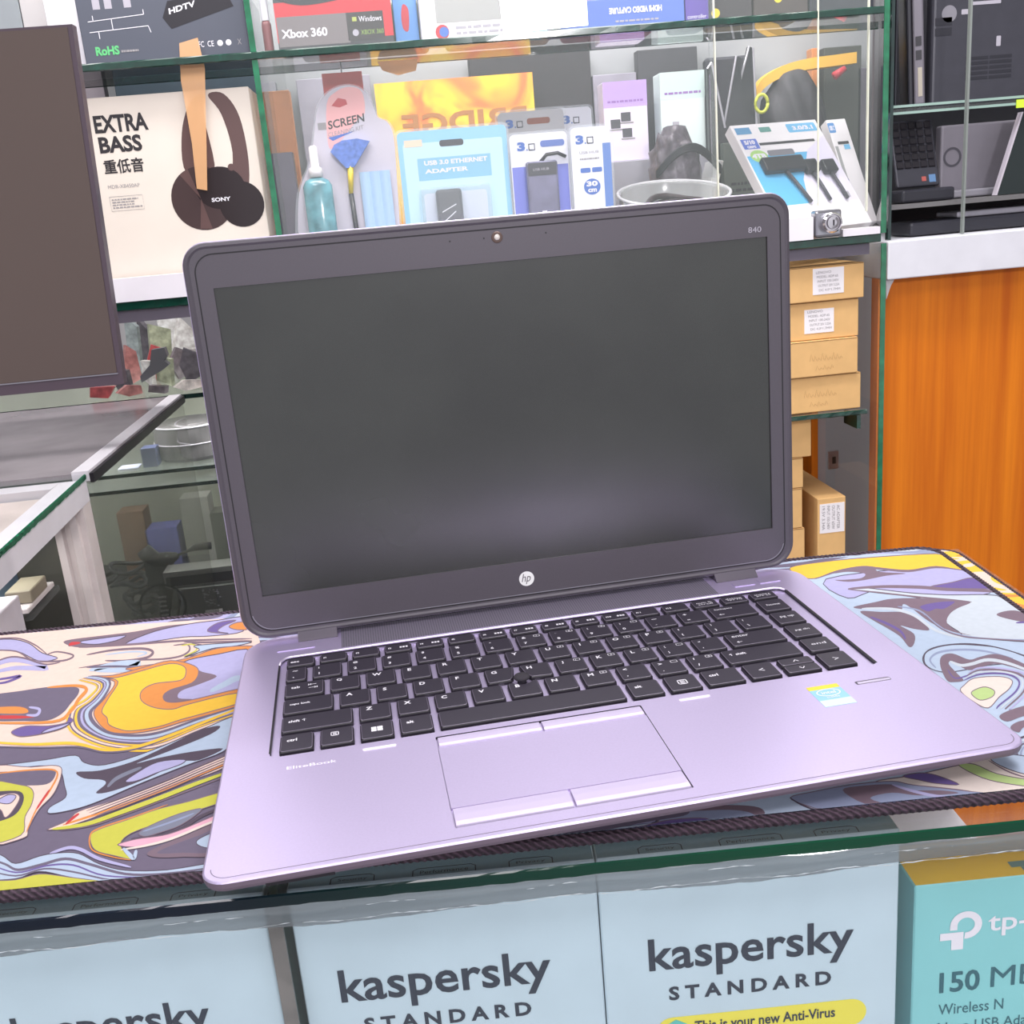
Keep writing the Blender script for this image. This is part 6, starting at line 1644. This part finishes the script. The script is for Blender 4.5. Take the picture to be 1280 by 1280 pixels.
for k, (x0, x1, y0, y1, zb, h, c, lb) in enumerate((
        (-.50, -.345, .634, .72, -.1155, .006, (226, 218, 216), 'thin white folder on the upper shelf of the left counter'),
        (-.56, -.380, .645, .715, -.1090, .022, (96, 120, 140), 'steel blue carton on the white folder in the left counter'),
        (-.372, -.345, .650, .70, -.1090, .014, (150, 142, 122), 'khaki carton beside the steel blue one in the left counter'),
        (-.52, -.3430, .50, .60, -.2815, .192 - .02, (240, 234, 242), 'white carton low in the left counter near the desk mat'),
        (-.60, -.350, .63, .71, -.2815, .060, (92, 98, 84), 'olive green carton low in the left counter'),
        (-.66, -.47, .62, .70, -.2205, .050, (70, 72, 70), 'dark carton on the olive one in the left counter'))):
    if k == 3: x0, x1, y0, y1, h = -.52, -.3455, .56, .62, aty(20, 768, .56).z + .2815
    t = thing('carton', lb, 'box', ((x0 + x1) / 2, y0, zb + .0004)); obj('carton_body', box(-(x1 - x0) / 2, (x1 - x0) / 2, 0, y1 - y0, 0, h, .001, 1), mat('left carton %d' % k, c, .55, 0, .06, 30), t)
obj('back_sheet', box(-1.13, -.336, yb - .0295, yb - .026, FLOOR, -.0312), mat('smoked back sheet', (84, 84, 78), .3, 0, .3, 9), ca)

YM = .50
mo = thing('monitor', 'switched-off black monitor at the left with a thin glossy bezel', 'monitor', (0, YM, 0))
tl = aty(0, 36, YM); tr = aty(90, 30, YM); br_ = aty(155, 480, YM)
xr_t, xr_b, zt, zb = tr.x, br_.x, tr.z, br_.z; xl = -.69
mb = mat('bezel plum black', (78, 64, 74), .35)
def mplate(i, y0, y1):
    bm = bmesh.new(); plate_front(bm, [(xl + i, zb + i), (xr_b - i, zb + i), (xr_t - i, zt - i), (xl + i, zt - i)], y0, y1); return bm


obj('housing', mplate(0, .0, .012), mb, mo)
ms = bpy.data.materials.new('monitor glass with brown reflection'); ms.use_nodes = True; b = ms.node_tree.nodes['Principled BSDF']; b.inputs['Base Color'].default_value = (*lin((86, 72, 66)), 1); b.inputs['Roughness'].default_value = .32  # brown base colour carries the reflection on the switched-off screen
bm = bmesh.new(); plate_front(bm, [(xl + .004, zb + .0105), (xr_b - .004, zb + .0105), (xr_t - .004, zt - .002), (xl + .004, zt - .002)], -.0008, 0); obj('monitor_screen', bm, ms, mo)
obj('bezel_line', box(xl + .004, xr_b - .003, -.0012, 0, zb + .0093, zb + .0102), mid_grey, mo)
obj('stand_neck', box(-.46, -.40, .014, .030, .0165, .30, .004), black_plastic, mo)
obj('stand_base', box(-.53, -.34, -.07, .11, .0005, .016, .006), black_plastic, mo)
obj('housing_bump', box(-.56, -.30, .0125, .04, zb + .03, zt - .06, .008), black_plastic, mo)

# ================================================================== far counter with small parts
YC = 1.32
fc = thing('glass_counter', 'far low glass counter with dark contents left of the laptop', 'counter', (0, YC, 0))


def F_(x0, x1, y0, y1, z0, z1, bev=0): return box(x0, x1, y0 - YC, y1 - YC, z0, z1, bev)


obj('glass_top', F_(-1.0, .20, YC, 1.78, -.006, 0), pane_cloudy, fc)
obj('top_edge', F_(-1.0, .20, YC - .002, YC - .0005, -.007, .0005), dark_edge, fc)
obj('front_pane', F_(-1.0, .20, YC + .001, YC + .005, FLOOR, -.0075), pane, fc)
for z0 in (-.131, -.158):
    q_ = obj('counter_shelf', F_(-1.0, .20, YC + .0095, 1.74, z0, z0 + .006), pane, fc); obj('shelf_edge', F_(-1.0, .20, YC + .008, YC + .0095, z0, z0 + .006), dark_edge, q_)
obj('counter_shelf', F_(-1.0, .20, YC + .008, 1.74, -.412, -.405), mat('murky shelf', (70, 72, 66), .5, 0, .2, 12), fc)
obj('back_panel', F_(-1.0, .20, 1.76, 1.775, FLOOR, -.0075), mat('sage back panel', (150, 154, 140), .6, 0, .12, 6), fc)
# side counter joining the white-framed one
sc_ = thing('glass_counter', 'reflective glass counter top with a white side rail leading back from the white-framed counter', 'counter', (0, 0, 0))
obj('glass_top', box(-1.1, -.3198, .772, YC - .006, -.006, 0), mat('milky reflective top', (150, 142, 146), .16, 0, .25, 7), sc_)
obj('side_rail', box(-.3195, -.3000, .772, YC - .006, -.010, .002), white_metal, sc_)
obj('rail_shadow_gap', box(-.2998, -.2950, .772, YC - .006, -.012, -.001), key_side, sc_)
obj('side_panel', box(-.3055, -.2990, .772, YC - .006, FLOOR, -.0125), glassmat('smoked side pane', (120, 126, 116), .12, .03), sc_)
obj('far_leg', box(-1.1, -1.07, .80, 1.29, FLOOR, -.0065), white_metal, sc_)
# contents of the far counter
def put(name, label, cat, px0, px1, py0, py1, Y, depth, m, group=None, zb=None, bev=.001, part='body'):
    ym_ = (py0 + py1) / 2 if zb is None else py0 + 18; a = aty(px0, ym_, Y); b2 = aty(px1, ym_, Y); zt = aty((px0 + px1) / 2, py0, Y).z; z_ = aty((px0 + px1) / 2, py1, Y).z if zb is None else zb
    t = thing(name, label, cat, ((a.x + b2.x) / 2, Y, z_), 0, group); W = b2.x - a.x; obj(part, box(-W / 2, W / 2, 0, depth, 0, zt - z_, bev, 2), m, t); return t, W, zt - z_


bat = mat('battery dark grey', (92, 94, 92), .5)
t, W, H = put('laptop_battery', 'grey laptop battery with a white-printed label on the far counter floor', 'battery', 228, 330, 731, 0, 1.345, .05, bat, zb=-.4046)
f = Face((-W / 2, 0, 0), (1, 0, 0), (0, 0, 1), .0005)
bm = bmesh.new()
for k in range(34): x = random.uniform(.036, .066); zz = random.uniform(H * .35, H * .9); rpatch(f, x, x + random.uniform(.001, .005), zz, zz + .002, None, None, bm=bm, layer=1)
obj('printed_label', bm, dim_ink, t); rpatch(f, .036, .066, H * .14, H * .26, paper, t, 'barcode_label', 0, 1)
for k in range(5): rpatch(f, .004 + k * .006, .0045 + k * .006, .004, H * .9, dark_grey, t, 'battery_groove', 0, 1)
zb_ = -.4046 + H + .0005
t, W, H = put('laptop_battery', 'long black battery lying on the grey labelled one', 'battery', 205, 335, 709, 0, 1.352, .045, mat('battery mid', (120, 122, 118), .5), zb=zb_)
rpatch(Face((-W / 2, 0, 0), (1, 0, 0), (0, 0, 1), .0005), .004, W - .002, H * .15, H * .7, black_plastic, t, 'dark_strip', 0, 1)
# heap of cable coils left of the batteries
ck = mat('cable near black', (50, 50, 52), .5)
for k in range(9):
    cx_ = aty(random.uniform(150, 205), 740, 1.42).x + k * .0; t = thing('cable_coil', 'black coiled cable in the heap beside the batteries', 'cable', (cx_ - .03, 1.40 + .02 * (k % 3), -.4045 + .004), group='cable coils in the far counter')
    bm = bmesh.new(); R0 = .018 + .006 * (k % 3); zk = .010 * k
    tube(bm, [(R0 * math.cos(2 * PI * i / 16 * 1.0) * 1.2, R0 * math.sin(2 * PI * i / 16), zk + .006 * math.sin(i * .8 + k)) for i in range(16)], .004, 6, True); obj('coil', bm, ck, t, smooth=True)
# power plug with its lead on the batteries
t = thing('power_adapter', 'black plug and lead lying across the batteries', 'adapter', (0, 1.42, 0)); bm = bmesh.new(); pts = [aty(x, y, 1.42) for x, y in ((178, 697), (184, 692), (196, 700), (210, 699), (222, 694))]
tube(bm, [(p.x, 0, p.z) for p in pts], [.012, .017, .014, .014, .006], 10); pa = obj('plug_body', bm, ck, t, smooth=True)
bm = bmesh.new(); pts = [aty(x, y, 1.42) for x, y in ((222, 694), (236, 688), (244, 684), (264, 682))]; tube(bm, [(p.x, 0, p.z) for p in pts], [.002, .003, .007, .007], 8); obj('plug_lead', bm, ck, t, smooth=True)
obj('plug_support', box(aty(190, 700, 1.42).x - .014, aty(216, 700, 1.42).x, -.008, .008, -.4044, aty(200, 700, 1.42).z, .002), ck, t)
# cartons behind
for k, (a, b2, y0, c, lb) in enumerate(((148, 182, 640, (116, 92, 74), 'brown carton standing at the back of the far counter'), (183, 224, 660, (104, 108, 168), 'blue-violet carton standing at the back of the far counter'), (226, 262, 622, (150, 152, 144), 'tall pale carton in the middle of the far counter'), (264, 300, 640, (108, 112, 102), 'sage carton at the laptop lid edge in the far counter'))):
    put('carton', lb, 'box', a, b2, y0, 0, 1.55, .05, mat('far carton %d' % k, c, .6, 0, .1, 20), 'cartons at the back of the far counter', zb=-.4046)
for k, (a, b2, y0, c, lb) in enumerate(((150, 176, 585, (190, 194, 214), 'pale blue packet on the upper shelf of the far counter'), (178, 197, 560, (62, 70, 104), 'navy packet on the upper shelf of the far counter'))):
    put('packet', lb, 'packet', a, b2, y0, 0, 1.36, .03, mat('far packet %d' % k, c, .5), None, zb=-.1246)
t = thing('round_tub', 'dark round tub with a pale rim on the upper shelf of the far counter', 'container', (aty(238, 545, 1.42).x, 1.43, -.1246)); bm = bmesh.new(); lathe(bm, [(.060, .0), (.064, .006), (.064, .060), (.060, .062)], 40); obj('tub_body', bm, mat('smoky tub', (84, 82, 84), .25, 0, .3, 30), t, smooth=False)
bm = bmesh.new(); tube(bm, [(.0645 * math.cos(2 * PI * i / 40), .0645 * math.sin(2 * PI * i / 40), .060) for i in range(40)], .0014, 6, True); obj('tub_rim', bm, dim_ink, t, smooth=True)
bm = bmesh.new(); tube(bm, [(.0645 * math.cos(2 * PI * i / 40), .0645 * math.sin(2 * PI * i / 40), .030) for i in range(40)], .0012, 6, True); obj('tub_rim', bm, dim_ink, t, smooth=True)
# round black emblem on the front pane
ctr = aty(204, 757, YC - .0005); em = thing('round_sticker', 'round black emblem sticker on the pane of the far counter', 'sticker', (ctr.x, YC - .0006, ctr.z)); fe = Face((0, 0, 0), (1, 0, 0), (0, 0, 1), .0003)
R0 = .0385; bm = bmesh.new()
ou = [(R0 * math.cos(2 * PI * k / 40), R0 * math.sin(2 * PI * k / 40)) for k in range(41)]; ribbon(fe, ou, .0042, None, None, None, bm=bm); obj('sticker_ring', bm, black_plastic, em)
patch(fe, [(-.012, -.030), (.004, -.036), (.022, .026), (.008, .034)], black_plastic, em, 'sticker_bar', .8); patch(fe, [(-.026, -.004), (-.022, -.014), (-.012, -.010), (-.016, 0)], black_plastic, em, 'sticker_bar', .8)
patch(fe, [(.018, -.030), (.022, -.028), (.032, .006), (.028, .010)], black_plastic, em, 'sticker_bar', .8)
fine_print(fe, -.006, .008, -.022, .020, 5, grey_ink, em, 1.4)
# clutter of small packets on top of the far counter
cl_cols = [(186, 84, 86), (222, 214, 208), (190, 186, 182), (232, 226, 220), (150, 160, 160), (206, 150, 140), (120, 112, 116), (236, 232, 226), (176, 120, 116), (96, 92, 98), (208, 200, 190), (170, 176, 150)]
names_c = ['red', 'ivory', 'grey', 'white', 'blue-grey', 'salmon', 'dark grey', 'chalk white', 'dusty rose', 'charcoal', 'beige', 'sage']
random.seed(21)
where = ['far left', 'left end', 'left of centre', 'just left of the middle', 'middle', 'just right of the middle', 'right of centre', 'right end', 'far right']
i = 0
for row_, (yy, zlo, zhi) in enumerate(((1.36, .0006, .035), (1.44, .0006, .075), (1.52, .0006, .115), (1.60, .0006, .150), (1.68, .0006, .20))):
    for c_ in range(9):
        col = (i * 7 + row_ * 5 + (i * i) % 5) % 12; xx = -.43 + c_ * .043 + random.uniform(-.012, .012); hgt = zhi * random.uniform(.6, 1.0); wd = random.uniform(.030, .060)
        t = thing('packet', '%s packet, %s, %s row of far counter clutter' % (names_c[col], where[c_], ('front', 'second', 'third', 'fourth', 'rear')[row_]), 'packet', (xx, yy, .0006), random.uniform(-.7, .7), 'small packets heaped on the far counter')
        n_ = random.choice((4, 4, 5)); P = [(wd / 2 * math.cos(2 * PI * q / n_ + .6) * random.uniform(.7, 1.2), hgt / 2 + hgt / 2 * math.sin(2 * PI * q / n_ + .6) * random.uniform(.6, 1)) for q in range(n_)]
        m0 = min(p[1] for p in P); P = [(x, z - m0 + .0001) for x, z in P]; bm = bmesh.new(); plate_front(bm, P, -.004, .006)
        obj('packet_body', bm, mat('packet ' + names_c[col], cl_cols[col], .3, 0, .35, 90), t); i += 1
t = thing('cable_clip', 'grey clip-shaped connector lying on the clutter', 'connector', (0, 1.345, 0)); P = [aty(x, y, 1.345) for x, y in ((190, 437), (206, 434), (210, 444), (206, 450), (212, 455), (204, 462), (178, 478), (176, 470), (188, 456))]
bm = bmesh.new(); plate_front(bm, [(p.x, p.z) for p in P], -.006, .010); obj('connector_body', bm, mat('connector grey', (110, 112, 116), .4), t)
